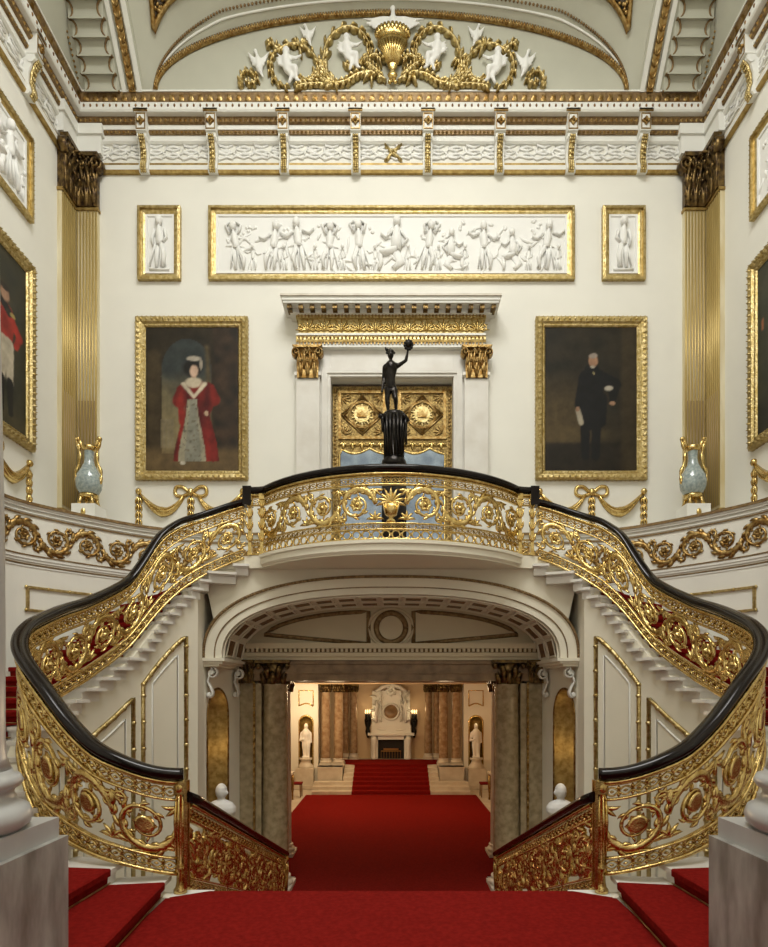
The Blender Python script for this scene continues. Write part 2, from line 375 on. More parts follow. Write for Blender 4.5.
def room():
    # --- walls of the upper hall
    b = MB(); dx0, dx1, dz = xat(331, YB), xat(453, YB), zat(379, YB)
    b.box((-HW-.3, YB, 2.6), (dx0, YB+.4, 13.9)); b.box((dx1, YB, 2.6), (HW+.3, YB+.4, 13.9)); b.box((dx0, YB, dz), (dx1, YB+.4, 13.9))
    struct(b, 'wall_back', PLASTER, 'cream plaster wall with the doorway, portraits and reliefs at the head of the stairs')
    for nm, s in SIDES:
        b = MB().box((s*HW, YR, -2.0), (s*(HW+.3), YB, 13.9))
        struct(b, 'wall_'+nm, PLASTER, f'cream plaster side wall on the {nm} with portrait and relief')
    b = MB().box((-HW-.3, YR-.3, -2.0), (HW+.3, YR, 13.9))
    struct(b, 'wall_rear', PLASTER, 'cream plaster wall behind the viewer')
    # --- landing, lower hall and gallery floors
    b = MB().box((-HW, YR, -.3), (HW, 5.02, -.012)); b.box((-1.86, 5.02, -.3), (1.86, 5.155, -.012))
    struct(b, 'floor', STEP, 'white marble half landing under the red carpet', 'floor')
    b = MB().box((-HW-.2, 3.0, ZH-.3), (HW+.2, 25.5, ZH-.014))
    struct(b, 'floor.001', STONE, 'pale stone floor of the lower hall', 'floor')
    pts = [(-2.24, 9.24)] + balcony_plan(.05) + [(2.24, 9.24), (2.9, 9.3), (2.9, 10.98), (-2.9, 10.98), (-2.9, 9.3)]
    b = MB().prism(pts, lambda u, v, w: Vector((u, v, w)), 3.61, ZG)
    struct(b, 'floor.002', PLASTER_WARMLIT, 'bowed white gallery floor slab carried over the great arch', 'floor')
    b = MB()
    rings = []
    for p, n in balcony_pn(.05):
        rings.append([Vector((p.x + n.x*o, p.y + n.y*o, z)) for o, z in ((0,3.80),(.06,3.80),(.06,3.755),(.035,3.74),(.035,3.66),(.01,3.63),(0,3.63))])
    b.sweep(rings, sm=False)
    struct(b, 'trim_1', PLASTER_WARMLIT, 'moulded white edge of the bowed gallery slab', 'moulding')
    # --- arch wall under the gallery
    def se(a, bb, t, n=2.5):
        c, s_ = math.cos(t), math.sin(t)
        return (a*math.copysign(abs(c)**(2/n), c), bb*abs(s_)**(2/n))
    N = 64; ZI = zat(658, 9.3); A, B = 2.62, .985
    rings = []
    for i in range(N+1):
        t = PI*(1 - i/N); x, z = se(A, B, t)
        xo = -2.92 + 5.84*i/N
        if i == 0: xo = -2.92
        rings.append([Vector((x, 9.3, ZI+z)), Vector((lerp(x, xo, .999), 9.3, 3.61)) if True else None, Vector((lerp(x, xo, .999), 10.62, 3.61)), Vector((x, 10.62, ZI+z))])
    b = MB(); b.sweep(rings, sm=False)
    for s in (-1, 1):
        b.box((s*2.921, 9.3, ZI), (s*3.1, 10.62, 3.61))
    # splayed jamb piers with a niche each: built round the niche opening
    J = lambda y: lerp(2.90, 2.68, (y-9.3)/1.32)
    y0, y1, zt, r, yc = 9.42, 10.13, 1.30, .355, 9.775
    def block(s, ya, yb, z0, z1):
        return [Vector((s*J(ya), ya, z0)), Vector((s*J(yb), yb, z0)), Vector((s*3.3, yb, z0)), Vector((s*3.3, ya, z0)), Vector((s*J(ya), ya, z1)), Vector((s*J(yb), yb, z1)), Vector((s*3.3, yb, z1)), Vector((s*3.3, ya, z1))]
    for s in (-1, 1):
        b.hexa(block(s, 9.3, y0, ZH, ZI)); b.hexa(block(s, y1, 10.62, ZH, ZI)); b.hexa(block(s, y0, y1, ZH, -.75)); K = 16; rg = []
        for k in range(K+1):
            a = PI*(1-k/K); yy, zz = yc + r*math.cos(a), zt + r*1.25*math.sin(a)
            rg.append([Vector((s*J(yy), yy, zz)), Vector((s*J(yy), yy, ZI)), Vector((s*3.3, yy, ZI)), Vector((s*3.3, yy, zz))])
        b.sweep(rg, sm=False)
    struct(b, 'wall_arch', PLASTER_WARMLIT, 'cream wall pierced by the wide basket arch below the gallery')
    for nm, s in SIDES:     # gilded niche shells
        rows = []
        for z in [-.75 + (zt+.75)*k/8 for k in range(9)]:
            rows.append([Vector((s*(J(yc - r*math.cos(PI*q/16)) + r*1.05*math.sin(PI*q/16)), yc - r*math.cos(PI*q/16), z)) for q in range(17)])
        for k in range(1, 9):
            e = PI/2*k/8; rows.append([Vector((s*(J(yc - r*math.cos(PI*q/16)*math.cos(e)) + r*1.05*math.sin(PI*q/16)*math.cos(e)), yc - r*math.cos(PI*q/16)*math.cos(e), zt + r*1.25*math.sin(e))) for q in range(17)])
        q = MB().grid(rows)
        struct(q, 'trim_2' if s < 0 else 'trim_3', GOLD_MATT, f'gilded round-headed niche in the {nm} jamb of the great arch', 'niche')
        q = MB(); P = [(yc - (r+.02), -.75), (yc - (r+.02), zt)] + [(yc - (r+.02)*math.cos(PI*k/20), zt + (r*1.25+.02)*math.sin(PI*k/20)) for k in range(1, 20)] + [(yc + r+.02, zt), (yc + r+.02, -.75)]
        stroke(q, (lambda u, v, w=0, s=s: Vector((s*(J(u)-w), u, v))), P, .02, .02, n=5)
        struct(q, 'trim_4' if s < 0 else 'trim_5', GOLD_DARK, f'beaded gilt edge round the niche in the {nm} jamb', 'moulding')
    # archivolt mouldings
    def ring_arch(d0, d1, y0, y1, mbx=None):
        q = mbx or MB(); rg = []
        for i in range(N+1):
            t = PI*(1 - i/N); (xa, za), (xb, zb) = se(A+d0, B+d0, t), se(A+d1, B+d1, t)
            rg.append([Vector((xa, y0, ZI+za)), Vector((xb, y0, ZI+zb)), Vector((xb, y1, ZI+zb)), Vector((xa, y1, ZI+za))])
        return q.sweep(rg, sm=False)
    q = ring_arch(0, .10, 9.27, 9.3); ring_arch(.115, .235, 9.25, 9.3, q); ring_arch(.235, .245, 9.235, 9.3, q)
    struct(q, 'trim_6', PLASTER_WARMLIT, 'plain white fasciae of the great arch moulding', 'moulding')
    q = ring_arch(.10, .115, 9.255, 9.3); ring_arch(.245, .29, 9.225, 9.3, q)
    for i in range(130):
        t = PI*(i+.5)/130; x, z = se(A+.267, B+.267, t); q.ell((x, 9.225, ZI+z), (.020, .016, .020), 6)
    struct(q, 'trim_7', DULLLINE, 'thin brown gilt bead outlining the great arch', 'moulding')
    # soffit coffers
    q, g = MB(), MB()
    arc = [Vector((se(A-.006, B-.006, PI*(1-i/400))[0], 0, ZI + se(A-.006, B-.006, PI*(1-i/400))[1])) for i in range(401)]
    arc = resample(arc, 400); Ca = Curve2([(p.x, p.z) for p in arc], 400)
    def Sa(u, v, w=0):
        p = Ca.pos(u); n = Ca.nor(u); return Vector((p.x + n.x*w, v, p.y + n.y*w))
    nb = 17
    for k in range(nb):
        u0, u1 = Ca.L*(k+.16)/nb, Ca.L*(k+.84)/nb
        for y0, y1 in ((9.50, 9.86), (10.06, 10.42)):
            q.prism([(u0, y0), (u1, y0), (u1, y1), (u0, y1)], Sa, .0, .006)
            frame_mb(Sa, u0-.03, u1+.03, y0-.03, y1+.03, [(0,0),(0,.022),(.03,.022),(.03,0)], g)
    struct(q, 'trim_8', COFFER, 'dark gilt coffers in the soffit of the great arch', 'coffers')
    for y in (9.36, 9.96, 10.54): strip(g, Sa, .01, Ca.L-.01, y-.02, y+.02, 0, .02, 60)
    struct(g, 'trim_9', PLASTER_WARMLIT, 'pale ribs and frames between the soffit coffers', 'coffers')
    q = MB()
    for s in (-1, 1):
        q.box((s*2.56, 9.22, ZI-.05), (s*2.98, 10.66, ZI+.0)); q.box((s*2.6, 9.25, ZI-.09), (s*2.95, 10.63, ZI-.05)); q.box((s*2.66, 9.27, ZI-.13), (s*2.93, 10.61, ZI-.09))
    struct(q, 'trim_10', PLASTER_WARMLIT, 'moulded impost ledges at the springing of the great arch', 'moulding')
    # lunette wall behind the arch, over the columns
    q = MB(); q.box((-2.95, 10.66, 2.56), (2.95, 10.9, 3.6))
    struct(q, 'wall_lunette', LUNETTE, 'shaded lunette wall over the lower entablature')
    q = MB()
    Sl = plane((0, 10.66, 0), (1, 0, 0), (0, 0, 1))
    zb = zat(644, 10.66)
    for s in (-1, 1):
        P = [(s*xat(358+33, 10.66)*0 + s*.42, zb)]
        x_in, x_out = .40, 2.25
        pts = [(s*x_in, zb)] + [(s*lerp(x_in, x_out, k/14), zb + .02 + .56*(1-(lerp(x_in, x_out, k/14)/2.32)**2.3)**.5) for k in range(15)] + [(s*x_in, zb)]
        stroke(q, Sl, pts, .038, .03, n=5)
    P = [(.26*math.cos(2*PI*k/40), zb + .29 + .26*math.sin(2*PI*k/40)) for k in range(41)]
    stroke(q, Sl, P, .05, .04, n=6)
    struct(q, 'trim_11', DULLLINE, 'brown gilt borders of the lunette panels and central ring', 'moulding')
    q = MB()
    P = [(.40*math.cos(2*PI*k/40), zb + .29 + .34*math.sin(2*PI*k/40)) for k in range(41)]; stroke(q, Sl, P, .03, .03, n=5)
    struct(q, 'trim_12', LUNETTE, 'plain raised ring round the lunette roundel', 'moulding')
    # entablature carried by the columns
    q = MB(); q.box((-2.8, 10.5, 2.47), (2.8, 10.9, 2.56)); q.box((-2.8, 10.56, 2.33), (2.8, 10.9, 2.40)); q.box((-2.8, 10.6, 2.27), (2.8, 10.9, 2.33))
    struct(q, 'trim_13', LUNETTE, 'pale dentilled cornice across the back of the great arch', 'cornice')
    q = MB(); q.box((-2.8, 10.6, 2.40), (2.8, 10.9, 2.47))
    struct(q, 'trim_14', DULLLINE, 'brown band behind the dentils of the arch cornice', 'cornice')
    q = MB()
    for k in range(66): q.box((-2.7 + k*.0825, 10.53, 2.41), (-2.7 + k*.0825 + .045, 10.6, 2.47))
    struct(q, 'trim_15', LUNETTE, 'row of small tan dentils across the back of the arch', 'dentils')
    q = MB(); q.box((-2.8, 10.62, 1.90), (2.8, 11.2, 2.27)); q.box((-2.8, 10.58, 2.2), (2.8, 10.62, 2.24)); q.box((-2.8, 10.59, 2.03), (2.8, 10.62, 2.06))
    struct(q, 'trim_16', BEAM, 'brown marbled beam spanning between the lower columns', 'beam')
    # --- stair walls under the strings, with curved dado
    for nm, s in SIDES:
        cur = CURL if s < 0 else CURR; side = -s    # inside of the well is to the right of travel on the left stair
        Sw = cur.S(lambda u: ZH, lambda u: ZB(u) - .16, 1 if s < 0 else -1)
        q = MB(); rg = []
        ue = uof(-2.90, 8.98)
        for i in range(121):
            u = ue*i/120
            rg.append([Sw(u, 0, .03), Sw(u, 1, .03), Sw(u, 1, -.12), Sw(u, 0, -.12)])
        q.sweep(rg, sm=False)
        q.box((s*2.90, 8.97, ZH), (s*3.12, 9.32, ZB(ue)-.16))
        struct(q, f'wall_{nm}_stair', PLASTER_WARMLIT, f'curved cream wall under the {nm} branch of the stairs')
    for nm, s in SIDES:
        pts = dado2d if s < 0 else mirror(dado2d)
        q = MB(); rg = []
        for i, p in enumerate(pts):
            a, b2 = pts[max(0, i-1)], pts[min(len(pts)-1, i+1)]; t = (b2-a).normalized(); n = Vector((t.y, -t.x, 0))*(-s)
            rg.append([p, Vector((p.x, p.y, 4.50)), Vector((p.x, p.y, 4.50)) - n*.05, p - n*.05])
        for r in rg: r[0].z = -.2; r[3].z = -.2
        q.sweep(rg, sm=False)
        struct(q, f'wall_{nm}_dado', PLASTER, f'curved cream dado wall outside the {nm} branch of the stairs')
        # ledge on top filling the corner
        poly = [(p.x, p.y) for p in pts]
        poly = poly + [(s*2.2, YB), (s*HW, YB), (s*HW, 3.6)]
        q = MB().prism(poly, lambda u, v, w: Vector((u, v, w)), 4.50, 4.56)
        struct(q, f'trim_{17 if s<0 else 18}', WHITE, f'flat ledge over the {nm} curved dado that carries the vase', 'ledge')
        Cd = Curve2([(p.x, p.y) for p in pts], 160)
        fl = 1 if s < 0 else -1
        Sd = Cd.S(lambda u: 0, lambda u: 1, fl)        # v is height
        q = MB()
        for z0, z1, w in ((4.53,4.56,.055),(4.50,4.53,.04),(4.44,4.46,.02),(3.74,3.79,.035),(3.70,3.74,.02),(3.62,3.64,.012)): strip(q, Sd, 0, Cd.L, z0, z1, 0, w, 100)
        struct(q, f'trim_{19 if s<0 else 20}', WHITE, f'white mouldings along the {nm} curved dado', 'moulding')
        q = MB(); 
        for z0, z1, w in ((4.555,4.60,.075),(4.40,4.42,.02),(3.785,3.805,.045),(3.65,3.667,.02)): strip(q, Sd, 0, Cd.L, z0, z1, 0, w, 100)
        struct(q, f'trim_{21 if s<0 else 22}', DULLLINE, f'thin brown gilt lines along the {nm} curved dado', 'moulding')
        # gilded scroll frieze on the dado
        q, rr = MB(), MB()
        v0, v1 = 3.86, 4.33; h = v1-v0; n = int(Cd.L/(h*1.0)); w = Cd.L/n
        for k in range(n):
            a, c = scroll_cell(Sd, (k+.5)*w, (v0+v1)/2, h, 1 if k % 2 else -1, w/h, .035, two=False, fat=1.5)
            q.merge(a); rr.merge(c)
        q.merge(rr)
        struct(q, f'trim_{23 if s<0 else 24}', GOLD_DARK, f'gilded running scroll frieze round the {nm} curved dado', 'frieze')
        q = MB()
        uu = [0.6]
        # gilt panel frames below
        marks = [(uofd(Cd, s*-5.74, 7.0), uofd(Cd, s*-5.70, 8.72)), (uofd(Cd, s*-5.55, 9.13), uofd(Cd, s*-4.5, 10.35)), (uofd(Cd, s*-5.74, 4.2), uofd(Cd, s*-5.74, 6.7))] if s > 0 else [(uofd(Cd, -5.74, 7.0), uofd(Cd, -5.70, 8.72)), (uofd(Cd, -5.55, 9.13), uofd(Cd, -4.5, 10.35)), (uofd(Cd, -5.74, 4.2), uofd(Cd, -5.74, 6.7))]
        if s > 0: marks = [(uofd(Cd, 5.74, 7.0), uofd(Cd, 5.70, 8.72)), (uofd(Cd, 5.55, 9.13), uofd(Cd, 4.5, 10.35)), (uofd(Cd, 5.74, 4.2), uofd(Cd, 5.74, 6.7))]
        for a, c in marks:
            for (ua, ub, va, vb) in ((a, c, 2.94, 2.98), (a, c, 3.29, 3.33), (a, a+.045, 2.98, 3.29), (c-.045, c, 2.98, 3.29)):
                strip(q, Sd, ua, ub, va, vb, 0, .03, 16)
            frame_beads_curve(q, Sd, a, c, 2.96, 3.31)
        struct(q, f'trim_{25 if s<0 else 26}', GOLD_PALE, f'gilt bamboo-like panel frames on the {nm} dado', 'moulding')
    # gilt panel mouldings on the under-stair walls
    k = 27
    for nm, s in SIDES:
        cur = CURL if s < 0 else CURR
        Sw = cur.S(lambda u: 0, lambda u: 1, 1 if s < 0 else -1)
        top = lambda u: ZB(u) - .16 - .55
        ua, ub, uc, ud = [u_of_px(x, False) for x in (72, 131, 141, 185)]
        q, g = MB(), MB()
        for (a, b2) in ((ua, ub), (uc, ud), (uof(-3.72,6.1), u_of_px(64, False))):
            m = 12
            tp = [(lerp(a, b2, i/m), top(lerp(a, b2, i/m))) for i in range(m+1)]
            P = [(a, ZH+.5)] + tp + [(b2, ZH+.5)]
            S3 = lambda u, v, w=0: Sw(u, v, w + .03)
            stroke(q, S3, P, .034, .035, n=6)
            for (u, v0) in ((a, tp[0][1]), (b2, tp[-1][1])):
                z = ZH+.6
                while z < v0 - .1:
                    q.ell(S3(u, z, .012), (.042, .042, .03), 8); z += .36
            for i in range(0, m, 2): q.ell(S3(tp[i][0], tp[i][1], .012), (.042, .042, .036), 8)
            d = .17
            tp2 = [(lerp(a+d, b2-d*.8, i/m), top(lerp(a+d, b2-d*.8, i/m)) - d) for i in range(m+1)]
            stroke(g, S3, [(a+d, ZH+.7)] + tp2 + [(b2-d*.8, ZH+.7)], .016, .014, n=5)
        struct(q, f'trim_{k}', GOLD_PALE, f'gilt bamboo-like panel mouldings on the wall under the {nm} stair', 'moulding')
        struct(g, f'trim_{k+1}', WHITE, f'fine white inner panel lines on the wall under the {nm} stair', 'moulding'); k += 2
def uofd(Cd, X, Y):
    return min(((Cd.pos(Cd.L*i/500) - Vector((X, Y, 0))).length, Cd.L*i/500) for i in range(501))[1]
def frame_beads_curve(q, Sd, a, c, v0, v1):
    n = int((c-a)/.3)
    for i in range(n+1):
        for v in (v0, v1): q.ell(Sd(lerp(a, c, i/n), v, .02), (.03, .03, .03), 6)

# --- bowed gallery front: circular arc
BH, BY, BF = 1.92, 9.2, 8.3
BR = (BH**2 + (BY-BF)**2) / (2*(BY-BF)); BC = BF + BR
def balcony_pn(off=0.0, n=48):
    out = []; a0 = math.asin(BH/BR)
    for i in range(n+1):
        a = lerp(-a0, a0, i/n); d = Vector((math.sin(a), -math.cos(a), 0))
        out.append((Vector((0, BC, 0)) + d*(BR+off), d))
    return out
def balcony_plan(off=0.0): return [(p.x, p.y) for p, n in balcony_pn(off)]

# ------------------------------------------------------------------ main cornice, frieze and vault
def sweep_room(prof, m, name, label, y0=YR, cat='cornice'):
    q = MB()
    ends = [[Vector((-(HW-p), y0, z)) for p, z in prof], [Vector((-(HW-p), YB-p, z)) for p, z in prof], [Vector((HW-p, YB-p, z)) for p, z in prof], [Vector((HW-p, y0, z)) for p, z in prof]]
    q.sweep(ends, sm=False)
    return struct(q, name, m, label, cat)
def around(step, p, y0, fn):
    """call fn(pos, tangent dir, inward normal) at intervals along the three walls at offset p"""
    L = YB - p - y0; n = int(L/step)
    for k in range(n):
        for s in (-1, 1): fn(Vector((s*(HW-p), y0 + (k+.5)*L/n, 0)), Vector((0, 1, 0)), Vector((-s, 0, 0)))
    W = 2*(HW-p); n = int(W/step)
    for k in range(n): fn(Vector((-(HW-p) + (k+.5)*W/n, YB-p, 0)), Vector((1, 0, 0)), Vector((0, -1, 0)))
ZW = lambda y, p: zat(y, YB-p)
def lump(q, pos, t, n, z, a, b_, c):
    """little pointed leaf on a moulding: a along, b up, c out"""
    q.add([pos + t*-a + Vector((0,0,z)), pos + Vector((0,0,z-b_)), pos + t*a + Vector((0,0,z)), pos + Vector((0,0,z+b_)), pos + n*c + Vector((0,0,z))],
          [(0,1,4),(1,2,4),(2,3,4),(3,0,4)])
def cornice():
    zt = 12.42
    p = .28
    sweep_room([(0,ZW(110,.28)),(.25,ZW(110,.28)),(.27,ZW(108.5,.28)),(.27,ZW(101.5,.28)),(.0,ZW(101.5,.28))], WHITE, 'trim_40', 'white dotted corona of the main cornice')
    sweep_room([(0,ZW(101.5,.28)),(.275,ZW(101.5,.28)),(.31,ZW(92.5,.3)),(0,ZW(92.5,.3))], DULLLINE, 'trim_41', 'aged gilt leaf moulding at the top of the main cornice')
    sweep_room([(0,ZW(92.5,.3)),(.325,ZW(92.5,.3)),(.325,ZW(91,.3)),(0,ZW(91,.3))], WHITE, 'trim_42', 'thin white fillet along the very top of the main cornice')
    sweep_room([(0,ZW(118,.13)),(.16,ZW(118,.13)),(.16,ZW(123,.13)),(.13,ZW(124,.13)),(0,ZW(124,.13))], DULLLINE, 'trim_43', 'brown gilt leaf line under the cornice soffit')
    sweep_room([(0,ZW(124,.1)),(.11,ZW(124,.1)),(.11,ZW(130,.1)),(0,ZW(130,.1))], WHITE, 'trim_44', 'plain white fascia under the cornice soffit')
    sweep_room([(0,ZW(130,.09)),(.10,ZW(130,.09)),(.09,ZW(134,.09)),(0,ZW(134,.09))], DULLLINE, 'trim_45', 'brown gilt bead line above the plaster frieze')
    sweep_room([(0,ZW(134,.06)),(.06,ZW(134,.06)),(.06,ZW(141,.06)),(.03,ZW(142.5,.06)),(0,ZW(142.5,.06))], WHITE, 'trim_46', 'white fascia directly over the plaster frieze')
    sweep_room([(0,ZW(163,.05)),(.05,ZW(163,.05)),(.05,ZW(165,.05)),(0,ZW(165,.05))], GOLD_MATT, 'trim_47', 'upper gilt fillet below the plaster frieze')
    sweep_room([(0,ZW(165,.08)),(.08,ZW(165,.08)),(.06,ZW(170,.08)),(0,ZW(170,.08))], WHITE, 'trim_48', 'white rounded fascia below the plaster frieze')
    sweep_room([(0,ZW(170,.06)),(.07,ZW(170,.06)),(.05,ZW(172.5,.06)),(0,ZW(172.5,.06))], GOLD_MATT, 'trim_49', 'lower gilt fillet at the foot of the entablature')
    q = MB()
    def f(pos, t, n):
        a = .085
        q.add([pos + t*-a*.8 + Vector((0,0,ZW(93.5,.3))), pos + t*-a*.55 + Vector((0,0,ZW(101,.28))), pos + t*a*.55 + Vector((0,0,ZW(101,.28))), pos + t*a*.8 + Vector((0,0,ZW(93.5,.3))), pos + n*.035 + Vector((0,0,ZW(96,.3))), pos + n*.012 + Vector((0,0,ZW(100.5,.28)))],
              [(0,1,5,4),(4,5,2,3),(0,4,3),(1,2,5)], True)
    around(.17, .285, YR, f)
    struct(q, 'trim_50', GOLD_DARK, 'gilt egg leaves along the top of the main cornice', 'cornice')
    q = MB()
    around(.115, .27, YR, lambda pos, t, n: q.ell(pos + Vector((0,0,ZW(104.8,.28))), (.02,.02,.03), 6))
    struct(q, 'trim_51', COFFER, 'row of dark dots on the white corona of the cornice', 'cornice')
    q = MB()
    around(.09, .16, YR, lambda pos, t, n: lump(q, pos, t, n, ZW(120.5,.15), .034, .04, .03))
    around(.075, .10, YR, lambda pos, t, n: lump(q, pos, t, n, ZW(132,.1), .028, .03, .025))
    struct(q, 'trim_52', GOLD_DARK, 'fine gilt leaf beads below the cornice soffit', 'cornice')
    # plaster frieze of interlaced flowers
    q = MB()
    def fr(S, W):
        n = int(W/.32)
        for k in range(n):
            u = (k+.5)*W/n
            for j in range(4):
                a = random.uniform(-.2,.2)
                zc = lerp(ZW(160,.0), ZW(146,.0), (j+.5)/4)
                sg = 1 if (j+k) % 2 else -1
                stroke(q, S, [(u-.2+.05*j, zc-.03*sg), (u-.08, zc+.035*sg), (u+.06, zc-.01*sg), (u+.18, zc+.03*sg)], [.012,.03,.028,.012], .03, n=5)
            leaf(q, S, u+random.uniform(-.1,.1), lerp(ZW(158,0), ZW(149,0), random.random()), -.5, .2, .035, .04, .8)
    fr(plane((-HW, YB, 0), (1,0,0), (0,0,1)), 2*HW)
    fr(plane((-HW, YB-8.5, 0), (0,1,0), (0,0,1)), 8.5)
    fr(plane((HW, YB, 0), (0,-1,0), (0,0,1)), 8.5)
    struct(q, 'trim_53', RELIEF, 'white plaster frieze of interlaced flowers round the hall', 'frieze')
    # a gilt crossed ribbon on the middle of the frieze
    q = MB(); S = plane((xat(393,YB), YB, zat(154,YB)), (1,0,0), (0,0,1))
    for sg in (-1, 1):
        stroke(q, S, [(-.15, -.15*sg), (-.05, -.04*sg), (.05, .05*sg), (.16, .15*sg)], [.02,.03,.03,.02], .06, n=6)
    rosette(q, S, 0, 0, .06, .08)
    for k in range(4): leaf(q, S, 0, 0, PI/4 + k*PI/2, .2, .03, .06, .5)
    tag(q.build('ribbon_ornament', GOLD_PALE), 'small gilt crossed ribbon at the middle of the white frieze', 'ornament')
    # blocks breaking forward over the corner pilasters
    q = MB()
    for s in (-1, 1):
        q.box((s*5.26, YB-.13, ZW(153,.13)), (s*HW, YB, ZW(134,.13))); q.box((s*(HW-.13), 10.42, ZW(153,.13)), (s*HW, YB-.13, ZW(134,.13)))
        q.box((s*5.22, YB-.17, ZW(134,.15)), (s*HW, YB, ZW(124,.15))); q.box((s*(HW-.17), 10.38, ZW(134,.15)), (s*HW, YB-.17, ZW(124,.15)))
    struct(q, 'trim_54', WHITE, 'entablature blocks breaking forward over the corner pilasters', 'cornice')
# ---- vault
RIB = [(10.70,12.40),(10.45,12.72),(10.0,13.25),(9.3,13.92),(8.2,14.6),(6.8,15.05)]
ribc = catmull([(0, a, b) for a, b in RIB], 8)
def cove_loft():
    """loft between lunette arch and the crown opening"""
    N, M = 80, 18
    a, b = 4.19, 1.345
    low = [Vector((-a*math.cos(PI*i/N), 10.70, 12.42 + b*math.sin(PI*i/N))) for i in range(N+1)]
    X = 4.46
    up = [Vector((-X, p.y, p.z)) for p in resample(ribc, 30)] + [Vector((lerp(-X, X, k/22), 6.8, 15.05)) for k in range(1, 22)] + [Vector((X, p.y, p.z)) for p in resample(ribc, 30)][::-1]
    up = resample(up, N+1)
    return low, up
LOW, UP = cove_loft()
def Scove(t, s, w=0.0):
    x = t*(len(LOW)-1); i = max(0, min(len(LOW)-2, int(x))); f = x-i
    a = LOW[i].lerp(LOW[i+1], f); b = UP[i].lerp(UP[i+1], f)
    p = a.lerp(b, s); p.z += .25*math.sin(PI*s)*(b-a).length/4
    return p + Vector((0, -.6, -.8))*w
def vault():
    b = MB(); b.box((-HW, YB-.30, 12.41), (HW, YB-.0, 13.9))
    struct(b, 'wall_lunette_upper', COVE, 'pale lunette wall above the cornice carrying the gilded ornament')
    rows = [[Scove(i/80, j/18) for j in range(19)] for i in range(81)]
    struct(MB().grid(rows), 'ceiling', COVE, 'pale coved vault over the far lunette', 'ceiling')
    # rope round the lunette
    q = MB(); pts = [p + Vector((0, -.03, 0)) for p in resample(LOW, 150)]
    q.tube(pts, .042, 8)
    for i, p in enumerate(resample(LOW, 190)[1:-1]): q.ell(p + Vector((0, -.06, 0)), (.024, .04, .045), 6)
    struct(q, 'trim_60', GOLD_DARK, 'gilt rope moulding round the lunette arch', 'moulding')
    q = MB(); pts = [Scove(i/120, .045, .0) for i in range(121)]; q.tube(pts, .02, 6)
    struct(q, 'trim_61', WHITE, 'white roll just outside the lunette rope', 'moulding')
    q = MB()
    for i in range(1, 170): q.ell(Scove(i/170, .065, .015), (.024,.024,.024), 6)
    struct(q, 'trim_62', DULLLINE, 'ring of small gilt beads outside the lunette arch', 'moulding')
    # ribs with stacked shells, each side
    for nm, s in SIDES:
        rc = Curve2([(p.y, p.z) for p in ribc], 120)
        def Sr(u, v, w=0, s=s):       # u along the rib, v across (inward), w down
            p = rc.pos(u); n = rc.nor(u); return Vector((-s*-1*(5.60 - v), p.x - n.x*w*-1*-1, p.y - n.y*w*-1*-1)) if False else Vector((s*(5.60 - v), p.x - abs(n.x)*w, p.y - abs(n.y)*w))
        L = rc.L
        q = MB(); strip(q, Sr, 0, L, 0, 1.2, -.1, 0, 50)
        struct(q, f'ceiling.00{1 if s<0 else 2}', COVE, f'broad pale vault rib in the {nm} corner', 'ceiling')
        q = MB(); n = 22; du = L/n
        for k in range(n):
            u0 = k*du; rg = []
            for j in range(9):
                t = j/8; rg.append([Sr(u0 + du*t, .16, .0), Sr(u0 + du*t, .18, .085*(1-t)**2 + .01), Sr(u0 + du*t, .76, .085*(1-t)**2 + .01), Sr(u0 + du*t, .78, 0)])
            q.sweep(rg, sm=False)
        struct(q, f'trim_{63 if s<0 else 64}', COVE, f'stacked concave plaster shells on the {nm} vault rib', 'moulding')
        q = MB()
        for k in range(n):
            for v in (.16, .78):
                P = [(k*du + du*.5 + du*.5*math.cos(PI*(1-j/8)), v + (1 if v < .5 else -1)*du*.45*math.sin(PI*j/8)) for j in range(9)]
                stroke(q, lambda u, v2, w=0: Sr(u, v2, w+.06*max(0, 1-((u/du) % 1))), P, .018, .03, n=5)
        struct(q, f'trim_{65 if s<0 else 66}', DULLLINE, f'gilt scalloped edging of the shells on the {nm} vault rib', 'moulding')
        q = MB()
        strip(q, Sr, 0, L, .94, 1.06, 0, .04, 50)
        for v in (1.0,):
            m = int(L/.14)
            for k in range(m):
                u = (k+.5)*L/m
                for sg in (-1, 1): leaf(q, Sr, u-.05, v, sg*.7, .12, .028, .05, -sg*.5, base=.03)
        strip(q, Sr, 0, L, -.16, -.06, 0, .05, 50)
        for k in range(m):
            for sg in (-1, 1): leaf(q, Sr, (k+.5)*L/m-.05, -.11, sg*.7, .12, .026, .05, -sg*.5, base=.04)
        for k in range(int(L/.07)): q.ell(Sr((k+.5)*.07, .08, .03), (.022,.022,.022), 5)
        struct(q, f'trim_{67 if s<0 else 68}', GOLD_DARK, f'gilt leaf bands edging the {nm} vault rib', 'moulding')
        q = MB()
        for v in (.86, 1.13): strip(q, Sr, 0, L, v-.04, v+.04, 0, .03, 50)
        struct(q, f'trim_{69 if s<0 else 70}', WHITE, f'plain white fillets beside the leaf band of the {nm} rib', 'moulding')
        # side cove, rear cove
        rows = [[Vector((s*(5.66 - d), y, z)) for d, z in ((0,12.35),(.12,12.9),(.4,13.6),(.9,14.4),(1.7,15.05),(2.6,15.05))] for y in (YR, 1, 4, 6.8, 9, 10.9)]
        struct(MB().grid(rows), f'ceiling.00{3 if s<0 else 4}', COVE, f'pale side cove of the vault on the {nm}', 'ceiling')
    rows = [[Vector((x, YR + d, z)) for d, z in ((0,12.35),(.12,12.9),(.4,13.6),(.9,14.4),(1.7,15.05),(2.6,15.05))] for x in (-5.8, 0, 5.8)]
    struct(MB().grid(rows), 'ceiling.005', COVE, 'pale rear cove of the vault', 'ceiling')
    b = MB(); zc = 15.05
